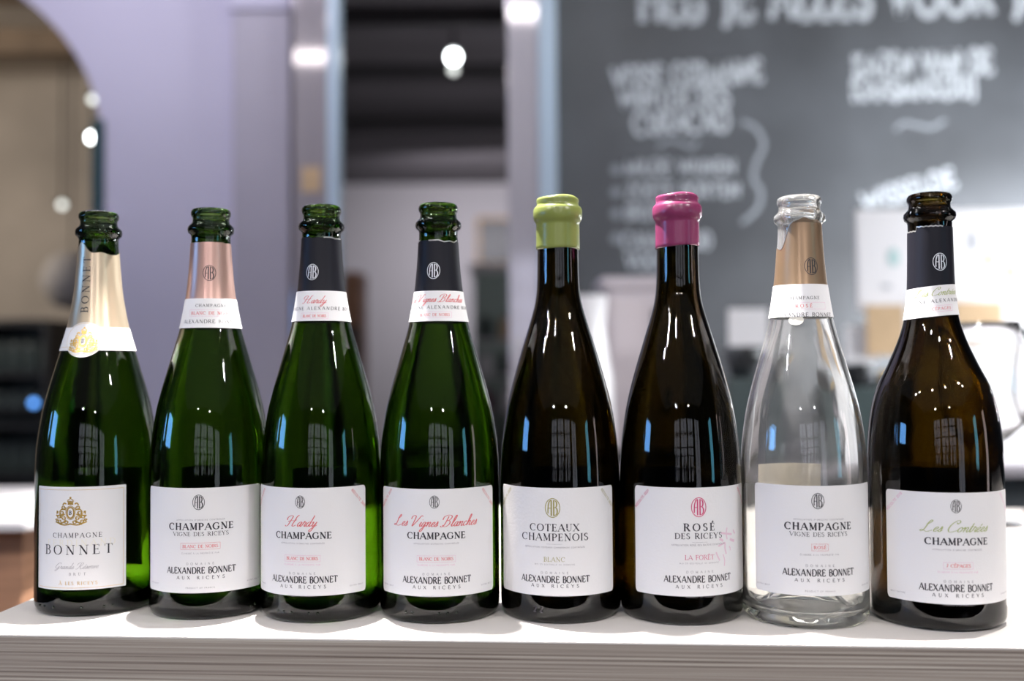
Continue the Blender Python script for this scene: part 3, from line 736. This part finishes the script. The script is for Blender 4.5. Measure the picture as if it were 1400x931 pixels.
o, rf = make_bottle('champagne_bottle', 'green champagne bottle with ragged black foil and long red script title, fourth from left', 602, 851, CHAMP, 'green', 'crown', 14.3)
front_label(o, rf, -3.5, Z0, Z1, HALF, M['paper'], cuvee('Les Vignes Blanches', 61, 'BLANC DE NOIRS', 27, 'red_ink'))
back_label(o, rf, 186, 28, 101)
tp = jag(271.3, 1.3, 22, 12)
f = foil(o, rf, tp, 232, 'foil_black', 'silver_ink', -13, 249, 11.8); torn_edge(f, rf, tp, -1.6, -1.1); torn_edge(f, rf, tp, -.5, 1.15)
collar(o, rf, 212, 234.3, -9, neck_script('Les Vignes Blanches', 46, 'BLANC DE NOIRS', 25, 'red_ink'))
dots(o, rf, 'green', [(-33, 8), (-26, 8), (-1, 8), (7, 8), (15, 8)])

# wax-sealed pair
def wax(o, rf, mt, drip):
    top = [(0, 304.4), (8, 304.6), (12, 305.6), (14.2, 306), (15.4, 305.2), (15.8, 303.4), (15.4, 301.4), (15.7, 299.8), (17.3, 298.4), (18.1, 296.6), (18.2, 292.5), (17.8, 289.6), (16.8, 287.8), (16.1, 286.6), (16.0, 285), (16.1, 282), (16.1, 276), (16.2, 270), (16.2, 268.2), (15.9, 267.4), (15.2, 267.2)]
    w_ = lathe('wax_seal', [(r/1000, z/1000) for r, z in [(a, b-2.2) for a, b in top]], M[mt], o, n=72)
    for v in w_.data.vertices:
        if v.co.z < .2683:
            a = math.atan2(v.co.x, -v.co.y); v.co.z += drip(a)/1000
        elif v.co.z > .3018 :
            a = math.atan2(v.co.x, -v.co.y); v.co.z += (math.sin(2*a+1)*.35+.3*math.sin(3*a))/1000
    return w_
o, rf = make_bottle('wine_bottle', 'dark olive wine bottle sealed with green wax, fifth from left', 767, 851, BURG, 'olive', 'burg', 15.2)
P = Print(); z = Z1
P.emblem(-1, z-13.4, 13, 'olive_ink')
P.text('COTEAUX', 0, z-29.4, 4.8, 34.5, 'ink', weight=.18, thin=.06)
P.text('CHAMPENOIS', 0, z-36, 4.8, 47.5, 'ink', weight=.18, thin=.06)
P.line((-5.5, z-38.4), (5.5, z-38.4), .12, 'grey_ink')
P.text('APPELLATION COTEAUX CHAMPENOIS CONTRÔLÉE', 0, z-41.2, 1.0, 43, 'grey_ink', weight=.16, thin=.1, serif=False)
P.text('BLANC', 0, z-50.4, 3.0, 14.5, 'olive_ink', weight=.12, thin=.06)
P.text('MIS EN BOUTEILLE AU DOMAINE', 0, z-53, 1.0, 28, 'grey_ink', weight=.12, thin=.08, serif=False)
std_bottom(P, z, (59, 65, 68.4, 74.6)); harvest(P, z, HALF, 'RÉCOLTE 2020', 'olive_ink')
front_label(o, rf, -5.5, Z0+.2, Z1+.4, HALF, M['paper_grain'], P)
back_label(o, rf, 180, 28, 101)
wax(o, rf, 'wax_green', lambda a: .25*math.sin(3*a))
o['label'] = 'dark olive wine bottle sealed with green wax, fifth from left'
P = Print(); P.text('22', 0, 8.2, 4, 7, 'ink', weight=.2, thin=.12); P.build('embossed_number', wrap(rf, R(-21), .1), o)

o, rf = make_bottle('wine_bottle', 'dark olive wine bottle sealed with magenta wax, sixth from left', 932, 853, BURG, 'olive', 'burg', 15.2)
P = Print()
P.emblem(-.5, z-12.6, 13, 'magenta_ink')
P.text('ROSÉ', 0, z-28.8, 5.0, 21.5, 'ink', weight=.2, thin=.07)
P.text('DES RICEYS', 0, z-34.2, 3.8, 33.5, 'ink', weight=.18, thin=.06)
P.line((-5.5, z-36.6), (5.5, z-36.6), .12, 'grey_ink')
P.text('APPELLATION ROSÉ DES RICEYS CONTRÔLÉE', 0, z-39, 1.1, 39, 'grey_ink', weight=.16, thin=.1, serif=False)
P.text('LA FORÊT', 0, z-48.4, 3.0, 20.5, 'magenta_ink', weight=.11, thin=.06)
P.text('MIS EN BOUTEILLE AU DOMAINE', 0, z-51.4, 1.0, 28, 'grey_ink', weight=.12, thin=.08, serif=False)
std_bottom(P, z, (57.6, 64, 68, 74.4)); harvest(P, z, HALF, 'RÉCOLTE 2021', 'magenta_ink')
rnd = random.Random(4)      # pale pink wine stain over the right half
for (x0, y0, x1, y1, wd) in ((16, 31, 27, 33, 1.4), (22, 28, 22, 36, 1.0), (14, 40, 20, 38, 1.2), (20, 38, 21, 46, 1.2), (25, 36, 30, 38, 1.8), (12, 44, 15, 50, 1.0), (18, 46, 19, 54, .8), (24, 41, 25, 44, .8), (15, 35, 18, 37, 1.6), (29, 30, 31, 33, 1.2)):
    P.stroke(spline([(x0, z-y0), ((x0+x1)/2+rnd.uniform(-1, 1), z-(y0+y1)/2), (x1, z-y1)], 4), 't', lambda p: p, wd, wd, 'stain')
M['stain'] = mat('pale_pink_wine_stain', (0.80, 0.58, 0.68), 0.55)
front_label(o, rf, 17, Z0+1, Z1+.8, HALF, M['paper_grain'], P)
back_label(o, rf, 196, 28, 101)
wax(o, rf, 'wax_pink', lambda a: -.9*math.sin(a+.2)*(-1)+.2*math.sin(4*a))
o['label'] = 'dark olive wine bottle sealed with magenta wax, sixth from left'

# 7 ---- clear bottle, brown foil
o, rf = make_bottle('champagne_bottle', 'clear glass champagne bottle with brown torn foil, second from right', 1101, 858, CLEARP, 'clear', 'crown', 15.3)
front_label(o, rf, 15, Z0+3.5, Z1+3.0, HALF, M['paper'], None)
P = vigne('ROSÉ', 11); P.v = [(u, v+3.0) for u, v in P.v]
lab = [c for c in o.children if c.name.startswith('front_label')][0]; P.build('lettering', wrap(rf, R(13.5), .42), lab)
back_label(o, rf, 197, 27, 104, 24, 'back_paper')
def top7(t):
    s = (math.tanh((t+.62)*5)+1)/2
    return 262+19.5*s+1.2*math.sin(3.2*t+.6)+.6*math.sin(9*t)
f = foil(o, rf, top7, 232, 'foil_brown', 'ink', 26, 248, 12)
torn_edge(f, rf, top7, -1.3, -.3)
collar(o, rf, 212.3, 235.5, 6, neck_plain('ROSÉ'))
g_ = Print()     # glue spot hanging below the neck label
vs = wrap(rf, R(-8), .35)
me = bpy.data.meshes.new('glue_spot'); pts = [vs(0, 210)]+[vs(5.2*math.cos(2*PI*k/20), 210+3.6*math.sin(2*PI*k/20)) for k in range(20)]
me.from_pydata(pts, [], [(0, 1+k, 1+(k+1) % 20) for k in range(20)]); link('glue_spot', me, M['cream'], o)

# 8 ---- amber bottle with green script
o, rf = make_bottle('champagne_bottle', 'broad dark amber champagne bottle with pale green script title, rightmost of the row', 1281, 860, WIDE, 'amber', 'crown', 14.8)
front_label(o, rf, 19, Z0-.8, Z1-1.2, HALF+1, M['paper'], None)
P = cuvee('Les Contrées', 43, '7 CÉPAGES', 19, 'green_ink', corner='BRUT NATURE', year='RÉCOLTE 2018'); P.v = [(u, v-1.2) for u, v in P.v]
lab = [c for c in o.children if c.name.startswith('front_label')][0]; P.build('lettering', wrap(rf, R(18), .42), lab)
back_label(o, rf, 190, 28, 101)
tp = lambda t: 275.3+.25*math.sin(30*t)-2.6*(1 if t < -.62 else 0)
f = foil(o, rf, tp, 231, 'foil_black', 'silver_ink', 24, 250, 12); torn_edge(f, rf, tp, -1.4, .6)
collar(o, rf, 211.5, 233, 18, neck_script('Les Contrées', 30, '7 CÉPAGES', 19, 'green_ink'), tilt=1.6)

# ------------------------------------------------------------------ the counter
YAW = -R(4.3)
fl = ground(0, 867.5); frp = ground(1399, 885.5)
dirx = Vector((frp.x-fl.x, frp.y-fl.y, 0)).normalized(); diry = Vector((-dirx.y, dirx.x, 0))
cl = Vector((ground(48, 812).x, 0, 0))
t0 = (-0.384-fl.x)/dirx.x; corner = Vector((fl.x, fl.y, 0))+dirx*t0
t = thing('bar_counter', (corner.x, corner.y, 0), 'white topped bar counter with plywood edge under the bottles', 'counter', rz=math.atan2(dirx.y, dirx.x))
LEN, DEP, TH = 1.9, 0.62, 0.058
box('worktop', (0, 0.0, TOP-.0012), (LEN, DEP, TOP), M['worktop'], t)
box('plywood_slab', (0.0003, 0.0003, TOP-TH), (LEN-.0003, DEP-.0003, TOP-.0013), M['ply'], t)
box('base_panel', (0.03, 0.03, 0.0), (LEN-.03, DEP-.03, TOP-TH), M['dark_wall'], t)

# ------------------------------------------------------------------ wine glasses behind the last bottle
def wine_glass(loc, label, k=1.0):
    g = thing('wine_glass', loc, label, 'glass', 'empty wine glasses behind the bottles')
    prof = [(0, 0), (34, .3), (35.5, 1.2), (34, 2), (12, 4.5), (5, 9), (3.6, 18), (3.4, 60), (4, 78), (9, 86), (22, 94), (36, 108), (44, 128), (46, 148), (43, 175), (38, 200), (34.5, 219), (34.2, 220), (33.7, 219), (37.2, 200), (42.2, 175), (45.2, 148), (43.2, 128.4), (35.2, 109), (21.5, 95.4), (9, 88), (0, 86)]
    lathe('glass_body', [(r*k/1000, z*k/1000) for r, z in prof], M['thin'], g, n=48)
p = ground(1352, 716); wine_glass((p.x, p.y, TOP+.0003), 'empty stemmed wine glass close behind the amber bottle at the right end', 1.02)
p = ground(1445, 700); wine_glass((p.x, p.y, TOP+.0003), 'empty stemmed wine glass cut off by the right edge of the frame', 1.0)

# ------------------------------------------------------------------ room shell
BY = 3.2
CH = 2.95
struct('floor', (-5.0, -4.2, -.1), (4.0, 10.2, 0), M['floor'])
struct('ceiling', (-5.0, -4.2, CH), (4.0, BY+.15, CH+.1), M['ceiling'])
struct('wall_left', (-3.3, -3.7, 0), (-3.2, 3.2, CH), M['dark_wall'])
struct('wall_right', (3.2, -3.7, 0), (3.3, 3.2, CH), M['dark_wall'])
# shop front behind the photographer
struct('wall_front', (-3.2, -3.7, 0), (3.2, -3.6, CH), M['dark_wall'])
for k, (x0, x1) in enumerate(((-1.4, -.55), (-.4, .45), (.6, 1.45), (1.75, 2.6))):
    struct('window_%d' % (k+1), (x0, -3.6, .9 if k < 3 else .1), (x1, -3.57, 2.3), M['grey_day'])
    for j in range(3):
        struct('trim_%d' % (k*3+j+1), (x0+(x1-x0)*j/2-.02, -3.6, .9), (x0+(x1-x0)*j/2+.02, -3.54, 2.3), M['charcoal'])
# blue glowing screen on the left wall, read off the bottle reflections
struct('window_5', (-3.2, -0.5, 1.37), (-3.17, 0.2, 1.84), M['blue_glow'])
struct('window_6', (3.17, -1.75, 0.9), (3.2, -1.3, 1.95), M['teal_day'])
struct('window_7', (3.17, -0.25, 0.7), (3.2, 0.02, 1.8), M['rose_day'])
struct('window_8', (-3.2, 0.5, 1.42), (-3.17, 0.62, 1.72), M['blue_glow'])
# bars and upright blocks added before the shop front to break up its reflections
rs = random.Random(11)
for k, zz in enumerate((1.15, 1.42, 1.7, 2.0)):
    struct('trim_%d' % (50+k), (-1.4, -3.56, zz-.02), (1.45, -3.53, zz+.02), M['charcoal'])
for k in range(16):
    px_ = -1.35+k*.18+rs.uniform(-.04, .04); zt_ = rs.uniform(1.1, 1.75)
    struct('trim_%d' % (60+k), (px_, -3.5, .6), (px_+rs.uniform(.05, .13), -3.4, zt_), M[rs.choice(['charcoal', 'black', 'wood', 'charcoal', 'pillar'])])

# back wall, left piece with the arch; outline in (x, z)
def X(px): return (px-700)/F*BY
def Zp(px, py): return at(px, py, BY).z
xa = at(137, 300, BY).x; xb = at(398, 300, BY).x
cx_, rad = xa-.9, .9
zc_ = at(137, 190, BY).z
pts = [(xb, 0), (xb, CH), (-3.25, CH), (-3.25, 2.2)]
ar = []
for k in range(0, 25):
    a = k/24*PI/2
    ar.append((cx_+rad*math.cos(a), zc_+rad*.74*math.sin(a)))
ztop = ar[-1][1]
poly = [(xa, 0), (xb, 0), (xb, CH), (-3.25, CH), (-3.25, ztop)] + ar[::-1]
bm = bmesh.new()
fr = [bm.verts.new((x, BY, z_)) for x, z_ in poly]; f_ = bm.faces.new(fr)
ex = bmesh.ops.extrude_face_region(bm, geom=[f_]); bmesh.ops.translate(bm, verts=[v for v in ex['geom'] if isinstance(v, bmesh.types.BMVert)], vec=(0, .16, 0))
bmesh.ops.recalc_face_normals(bm, faces=bm.faces)
tag(from_bm('wall_back', bm, M['wall']), kind='structure')
struct('trim_21', (xa-.02, BY-.02, 0), (xa+.014, BY+.12, at(137, 165, BY).z), M['teal'])
# pillar, steel posts
x0, x1 = at(324, 300, BY).x, at(401, 300, BY).x
struct('trim_22', (x0, BY-.05, 0), (x1, BY, CH), M['pillar'], .004)
struct('trim_27', (x0-.01, BY-.065, at(360, 22, BY).z), (x1+.005, BY, CH), M['wall'], .004)
def post(px0, px1, split, n, mt='steel'):
    a, s_, b_ = at(px0, 300, BY-.08).x, at(split, 300, BY-.08).x, at(px1, 300, BY-.08).x
    struct('trim_%d' % n, (a, BY-.08, 0), (s_, BY+.02, CH), M[mt], .003)
    struct('trim_%d' % (n+1), (s_, BY-.085, 0), (b_, BY+.02, CH), M['pale_blue'], .002)
    return a, b_
post(401, 462, 448, 23)
pa, pb = post(695, 762, 738, 25, 'white_steel')
c0, c1 = at(412, 262, BY-.084), at(438, 228, BY-.084)
nt_o = box('paper_note', (c0.x, BY-.0835, c0.z), (c1.x, BY-.0805, c1.z), M['kraft'])
tag(nt_o, 'small square kraft paper note stuck on the left steel post', 'note')

# chalkboard wall
struct('wall_board', (pb, BY, 0), (3.2, BY+.15, CH), M['dark_wall'])
bx0 = pb+.005; bd = thing('chalkboard', (bx0, BY, .9), 'large black chalkboard with white handwriting on the wall at right', 'chalkboard')
box('slate', (0, -.03, 0), (2.3, -.0005, 2.0), M['slate'], bd)
P = Print()
def chalk(t, px, py, h, w_, rot=0, mt='chalk', wt=.17):
    """px, py = middle of the baseline in the photograph"""
    p = at(px, py, BY-.03); s_ = (BY-.03)/F*1000
    P.text(t, p.x*1000, p.z*1000, h*s_, w_*s_, mt, weight=wt, thin=wt, serif=False, rot=rot)
for (t_, px, py, h, w_, ro) in (('HEB JE ALLES VOOR JE', 1150, 24, 60, 555, 1), ('VERSE GERMAINE', 940, 118, 32, 205, 3), ('WINTER DES', 922, 148, 30, 150, 1), ('CURACAO', 932, 182, 32, 130, 2),
                          ('KAZEN VAN DE', 1262, 104, 34, 190, 2), ('KAASMAKERIJ', 1250, 136, 32, 170, 2), ('WISSELDE', 1245, 272, 26, 130, 15),
                          ('MILDE WIJNEN', 930, 238, 20, 150, 0), ('ZOETE PORTEN', 934, 270, 20, 155, 0), ('BRUTTE', 890, 300, 20, 70, 0), ('CAVA KOUD', 912, 340, 22, 120, 0), ('VOOR', 885, 368, 22, 58, 0)):
    chalk(t_, px, py, h, w_, ro)
s_ = (BY-.03)/F*1000
def squig(pts, wd, mt='faint_chalk'):
    q = [at(a, b, BY-.03) for a, b in pts]; P.stroke(spline([(v.x*1000, v.z*1000) for v in q], 6), 't', lambda p: p, wd, wd, mt)
squig([(900, 203), (912, 192), (930, 195), (945, 202), (955, 192)], 12)
squig([(1224, 178), (1236, 168), (1256, 172), (1275, 174), (1292, 164)], 12)
squig([(1014, 166), (1034, 176), (1044, 198), (1034, 222), (1030, 244), (1040, 262), (1036, 285), (1014, 305)], 15)
for yy in (232, 263, 292, 326):
    q = at(842, yy, BY-.03); P.disc(q.x*1000, q.z*1000, 17, 17, 'faint_chalk', 12)
P.build('lettering', lambda u, v: (u/1000-bx0, -.0308, v/1000-.9), bd)

# back bar under the board with its things
bbz = 0.98
bb = thing('back_bar', (bx0, 2.45, 0), 'dark back bar cabinet below the chalkboard', 'cabinet')
box('cabinet_body', (0, .04, 0), (2.4, .71, bbz-.03), M['charcoal'], bb); box('worktop', (-.004, 0, bbz-.03), (2.42, .715, bbz), M['steel'], bb, .003)
def item_at(px, Y): return at(px, 480, Y).x
# pale enamel dispenser
x = item_at(878, 2.75); ztop_ = at(878, 382, 2.75).z-bbz
d = thing('dispenser', (x, 2.75, bbz), 'tall pale pink enamel drinks dispenser in front of the chalkboard', 'dispenser')
box('body', (-.12, -.1, .02), (.12, .1, ztop_-.03), M['pinkish'], d, .03); box('lid', (-.125, -.105, ztop_-.035), (.125, .105, ztop_), M['pinkish'], d, .014)
box('slot', (.015, -.104, ztop_-.16), (.04, -.098, ztop_-.09), M['black'], d, .002); box('slot', (.015, -.104, ztop_-.36), (.04, -.098, ztop_-.3), M['black'], d, .002)
lathe('tap', [(0, 0), (.012, 0), (.014, .03), (.008, .05), (0, .05)], M['steel'], d, n=16, loc=(0, -.115, .12)); box('foot', (-.11, -.09, 0), (.11, .09, .02), M['black'], d)
# white jug to its left
x = item_at(800, 2.56); zt = at(800, 405, 2.56).z-bbz
d = thing('jug', (x, 2.56, bbz), 'white enamel jug left of the pale pink dispenser', 'jug')
lathe('body', [(0, 0), (.065, 0), (.075, .05), (.07, zt*.5), (.05, zt*.8), (.058, zt), (.054, zt), (.046, zt*.8), (.066, zt*.5), (.07, .05), (0, .01)], M['white'], d, n=32)
bm = bmesh.new()
q = spline([(-.05, zt*.85), (-.12, zt*.8), (-.125, zt*.5), (-.07, zt*.35)], 6)
for a, b in zip(q, q[1:]):
    m_ = Matrix.Translation(((a[0]+b[0])/2, 0, (a[1]+b[1])/2)); bmesh.ops.create_cube(bm, size=.016, matrix=m_)
from_bm('handle', bm, M['white'], d)
# two dark grinders with white cards and brass knobs
def grinder(px, Y, top, cardw, label):
    x = item_at(px, Y); zt = at(px, top, Y).z-bbz
    d = thing('coffee_grinder', (x, Y, bbz), label, 'grinder', 'coffee grinders on the back bar')
    box('body', (-.055, -.06, .0), (.055, .06, zt*.55), M['greengrey'], d, .01)
    lathe('hopper', [(0, zt*.55), (.03, zt*.55), (.052, zt*.7), (.052, zt-.1), (.0, zt-.1)], M['charcoal'], d, n=24)
    box('card', (-cardw/2, -.07, zt-.095), (cardw/2, -.062, zt), M['white'], d); box('card_holder', (-.01, -.062, zt-.15), (.01, -.05, zt-.05), M['black'], d)
    bm = bmesh.new(); bmesh.ops.create_uvsphere(bm, u_segments=16, v_segments=10, radius=.016, matrix=Matrix.Translation((.06, -.05, zt-.13)))
    from_bm('knob', bm, M['brass'], d, smooth=True)
grinder(1015, 2.6, 424, .1, 'dark coffee grinder with white card, left of the clear bottle')
grinder(1166, 2.6, 446, .085, 'dark coffee grinder with white card, between the clear and the amber bottle')
# menu panel, brightened by the area light added over the back bar
pA, pB = at(1172, 425, 2.55), at(1500, 284, 2.55)
d = thing('menu_panel', (pA.x, 2.55, bbz), 'large white printed menu panel with kraft band standing behind the amber bottle', 'sign')
box('panel', (0, 0, pA.z-bbz), (pB.x-pA.x, .012, pB.z-bbz), M['white'], d, .004)
box('stand', (.1, .002, 0), (.5, .01, pA.z-bbz), M['white'], d)
k0, k1 = at(1190, 486, 2.5), at(1240, 416, 2.5); box('kraft_card', (k0.x-pA.x, -.03, k0.z-bbz), (k1.x-pA.x, -.022, k1.z-bbz), M['kraft'], d)
k0, k1 = at(1312, 446, 2.5), at(1376, 412, 2.5); box('kraft_card', (k0.x-pA.x, -.03, k0.z-bbz-.04), (k1.x-pA.x, -.022, k1.z-bbz), M['kraft'], d)
P = Print()
M['p_teal'] = mat('pale_teal_print', (0.45, 0.62, 0.62), .7); M['p_yel'] = mat('pale_yellow_print', (0.75, 0.65, 0.36), .7); M['p_red'] = mat('pale_red_print', (0.7, 0.5, 0.46), .7); M['p_grey'] = mat('pale_grey_print', (0.45, 0.46, 0.5), .7)
for (px, py, rx, ry, c) in ((1222, 352, 9, 14, 'p_teal'), (1330, 330, 7, 16, 'p_grey'), (1332, 368, 8, 6, 'p_grey'), (1352, 355, 9, 9, 'p_yel'), (1382, 372, 10, 12, 'p_yel'), (1360, 395, 8, 8, 'p_red'), (1395, 320, 8, 14, 'p_teal'), (1212, 392, 8, 4, 'p_grey')):
    q = at(px, py, 2.55); P.disc((q.x-pA.x)*1000, (q.z-bbz)*1000, rx*1.7, ry*1.7, c, 14)
P.build('lettering', lambda u, v: (u/1000, -.001, v/1000), d)
# brown paper boxes and copper pot behind the clear bottle
x = item_at(1385, 2.2)
d = thing('espresso_machine', (x, 2.8, bbz), 'dark espresso machine low behind the wine glass', 'coffee machine')
box('body', (-.14, -.1, .03), (.3, .12, .21), M['charcoal'], d, .015); box('drip_tray', (-.12, -.16, .02), (.28, -.1, .06), M['steel'], d, .004); box('foot', (-.13, -.09, 0), (.29, .11, .03), M['black'], d)
box('grey_band', (-.141, -.104, .12), (.301, -.1, .15), M['steel'], d)

# ------------------------------------------------------------------ room behind the left arch
struct('wall_arch_back', (-4.6, 6.6, 0), (-1.62, 6.7, 3.3), M['beige'])
struct('ceiling_arch', (-4.6, BY+.16, 3.2), (-.9, 6.7, 3.3), M['beige'])
struct('wall_arch_left', (-4.7, BY+.16, 0), (-4.6, 6.7, 3.3), M['beige'])
dv = struct('wall_divider', (0, 0, 0), (.06, 6.1, 3.19), M['dark_wall']); dv.location = (-1.08, BY+.17, 0); dv.rotation_euler = (0, 0, R(7.4))
bm_mat = mat('brown_beam_wood', (0.20, 0.145, 0.10), .7, var=.2)
for k, yy in enumerate((3.9, 4.8, 5.7)):
    struct('trim_%d' % (31+k), (-4.6, yy, 3.06), (-1.5, yy+.16, 3.2), bm_mat)
def bulb(px, py, Y, r, mt, label, name='ceiling_lamp'):
    p = at(px, py, Y)
    b_ = thing(name, (p.x, p.y, p.z), label, 'lamp')
    lathe('bulb', [(0, -r), (r*.7, -r*.7), (r, 0), (r*.7, r*.7), (0, r)], M[mt], b_, n=20)
    top_ = (3.19 if px < 200 else 2.94)-p.z
    lathe('cap', [(0, r*1.3), (r*1.1, r*1.3), (r*1.9, r*.75), (r*1.9, r*.68), (r*1.0, r*.9), (0, r*1.05)], M['black'], b_, n=20)  # cap added to keep the bulb's light off the ceiling
    lathe('stem', [(0, r*.9), (.006, r*.9), (.006, top_), (0, top_)], M['black'], b_, n=8)
bulb(127, 188, 5.4, .024, 'lamp', 'bright white ceiling lamp in the arch, beside the lavender wall edge')
bulb(85, 280, 6.0, .022, 'lamp_dim', 'dimmer round ceiling lamp in the arch above the leftmost bottle')
bulb(127, 136, 5.0, .02, 'lamp_dim', 'faint ceiling lamp highest in the arch')
# dark shelving with bottles
p0, p1 = at(-60, 700, 5.2), at(66, 436, 5.2)
sh = thing('shelving_unit', (p0.x, 5.2, 0), 'tall black shelving unit seen through the arch at left', 'shelf')
wd = p1.x-p0.x; ht = p1.z
box('side_panel', (0, 0, 0), (.03, .35, ht), M['black'], sh); box('side_panel', (wd-.03, 0, 0), (wd, .35, ht), M['black'], sh); box('back_panel', (.03, .33, 0), (wd-.03, .35, ht), M['charcoal'], sh)
for k in range(6): box('shelf', (.03, .0, ht-.03-k*.27), (wd-.03, .33, ht-k*.27), M['black'], sh)
bot_mats = [M['charcoal'], M['greengrey'], M['pillar'], M['black']]
pr_b = [(0, 0), (.036, 0), (.037, .01), (.037, .12), (.028, .16), (.014, .18), (.013, .215), (0, .215)]
base_b = None
labels_b = ['dark bottle on the shelving unit at left']
for k in range(1, 4):
    for j in range(5):
        zz = ht-k*.27
        nb = bpy.data.objects.new('shelf_bottle', base_b.data) if base_b else lathe('shelf_bottle', pr_b, bot_mats[1], None, n=16)
        if base_b: COL.objects.link(nb)
        base_b = base_b or nb
        nb.location = (p0.x+.08+j*(wd-.16)/4, 5.2+.15, zz)
        tag(nb, 'dark bottle in the black shelving unit, %s from left on the %s shelf' % (['first', 'second', 'third', 'fourth', 'fifth'][j], ['second', 'third', 'fourth'][k-1]), 'bottle', 'bottles in the far shelving unit')
q = at(46, 551, 5.18); box('shelf', (.03, -.04, q.z-.04), (wd-.03, .33, q.z-.018), M['black'], sh)
lp = lathe('indicator_lamp', [(0, -.018), (.013, -.013), (.018, 0), (.013, .013), (0, .018)], M['blue_led'], None, n=20)
lp.location = (q.x, 5.18, q.z); tag(lp, 'round blue glowing lamp on the black shelving unit', 'lamp')
# round white lampshade glow
q = at(98, 385, 4.6)
d = thing('paper_lantern', (q.x, 4.6, q.z), 'round pale paper lantern behind the leftmost bottle', 'lantern')
lathe('shade', [(0, -.13), (.08, -.11), (.13, -.03), (.135, .02), (.1, .1), (.05, .13), (0, .135)], mat('beige_rice_paper', (0.5, 0.46, 0.42), .9), d, n=32); lathe('cord', [(0, .13), (.004, .13), (.004, 3.19-q.z), (0, 3.19-q.z)], M['black'], d, n=6)
# side table with white top, left
pL = ground(58, 700, TOP+.01)
st = thing('side_table', (-1.25, 1.215, 0), 'wooden side counter with thick white rounded top at the left edge', 'table')
ex = at(62, 690, 1.25).x+1.25
box('tabletop', (-.1, 0, 1.03), (ex, .26, 1.06), M['white'], st, .012)
box('side_panel', (-.1, .05, 0), (ex-.035, .23, 1.03), M['wood'], st)

# ------------------------------------------------------------------ dark room behind the middle opening
struct('ceiling_far', (-1.9, BY+.15, 2.95), (3.2, 9.5, 3.05), M['far_ceiling'])
struct('wall_far', (-2.0, 9.3, 0), (3.2, 9.4, 3.0), M['white_wall'])
struct('wall_far_right', (1.2, BY+.15, 0), (1.3, 9.3, 2.95), M['dark_wall'])
for k, yy in enumerate((4.0, 4.7, 5.6, 6.8)):
    struct('trim_%d' % (41+k), (-1.9, yy, 2.86), (1.2, yy+.08, 2.95), M['far_beam'])
bulb(620, 78, 4.9, .03, 'lamp', 'bright pendant lamp in the dark opening between the steel posts')
bulb(620, 95, 4.95, .022, 'lamp_dim', 'smaller lamp just below the bright pendant lamp in the dark opening')
f0, f1 = at(650, 358, 8.9), at(720, 288, 8.9)
d = thing('picture_frame', (f0.x, 9.28, f0.z), 'dark picture in a tan frame on the far wall of the middle opening', 'picture')
W_, H_ = f1.x-f0.x, f1.z-f0.z
box('picture', (.03, -.012, .03), (W_-.03, -.004, H_-.03), M['charcoal'], d); box('frame', (0, -.02, 0), (W_, -.0125+.008, .03), M['kraft'], d)
box('frame', (0, -.02, H_-.03), (W_, -.004, H_), M['kraft'], d); box('frame', (0, -.02, .03), (.03, -.004, H_-.03), M['kraft'], d); box('frame', (W_-.03, -.02, .03), (W_, -.004, H_-.03), M['kraft'], d)
f0, f1 = at(648, 560, 7.0), at(705, 372, 7.0)
d = thing('display_cabinet', (f0.x, 7.0, 0), 'pale green display cabinet with jars at the right of the middle opening', 'cabinet')
gm = mat('pale_green_lacquer', (0.30, 0.38, 0.34), .5); W_ = 0.6
box('cabinet_body', (0, .02, 0), (W_, .4, f1.z), gm, d, .004); box('cornice', (-.03, -.02, f1.z), (W_+.03, .42, f1.z+.06), M['white_wall'], d, .004)
for k in range(3):
    box('shelf_board', (.02, -.08, .9+k*.25), (W_-.02, .02, .92+k*.25), M['white_wall'], d)
    for j in range(4):
        jr = lathe('storage_jar', [(0, 0), (.045, 0), (.048, .02), (.048, .11), (.03, .13), (.034, .15), (0, .15)], [M['wax_pink'], M['white'], M['greengrey'], M['kraft']][(j+k) % 4], None, n=16)
        jr.location = (f0.x+.09+j*.14, 6.97, .92+k*.25)
        tag(jr, '%s jar, %s, on the %s shelf of the pale green cabinet' % (['magenta', 'white', 'grey green', 'tan'][(j+k) % 4], ['at the left end', 'second from left', 'third from left', 'at the right end'][j], ['lowest', 'middle', 'top'][k]), 'jar', 'jars on the pale green cabinet')
# a dark armchair-height cabinet and plant pot on the left of the opening
f0 = at(462, 420, 6.5)
d = thing('wall_lamp_box', (f0.x-.05, 6.5, 0), 'narrow brown cupboard at the left of the middle opening', 'cupboard')
box('cabinet_body', (0, 0, 0), (.2, .3, at(480, 372, 6.5).z), M['wood'], d, .005); box('door', (.01, -.015, .05), (.19, 0, 1.5), M['charcoal'], d)
d.name = 'cupboard'
tb = thing('table', (-.3, 5.6, 0), 'dark table standing low in the middle opening', 'table')
box('tabletop', (-.7, 0, .72), (.9, .7, .76), M['charcoal'], tb, .004)
for sx in (-.66, .83):
    for sy in (.04, .63): box('leg', (sx, sy, 0), (sx+.04, sy+.04, .72), M['black'], tb)

# linear lamps on the main ceiling (their streaks show in the steel posts)
def tube(x0, x1, y, label, n=0):
    d = thing('linear_lamp', (x0, y, CH-.07), label, 'lamp')
    box('housing', (0, -.06, .03), (x1-x0, .06, .069), M['charcoal'], d); box('tube', (.02, -.05, 0), (x1-x0-.02, .05, .03), M['tube'], d, .008)
tube(-1.7, -.5, .95, 'linear ceiling lamp above the left half of the bottle row')
tube(-.35, .9, 1.6, 'linear ceiling lamp above the middle of the counter')
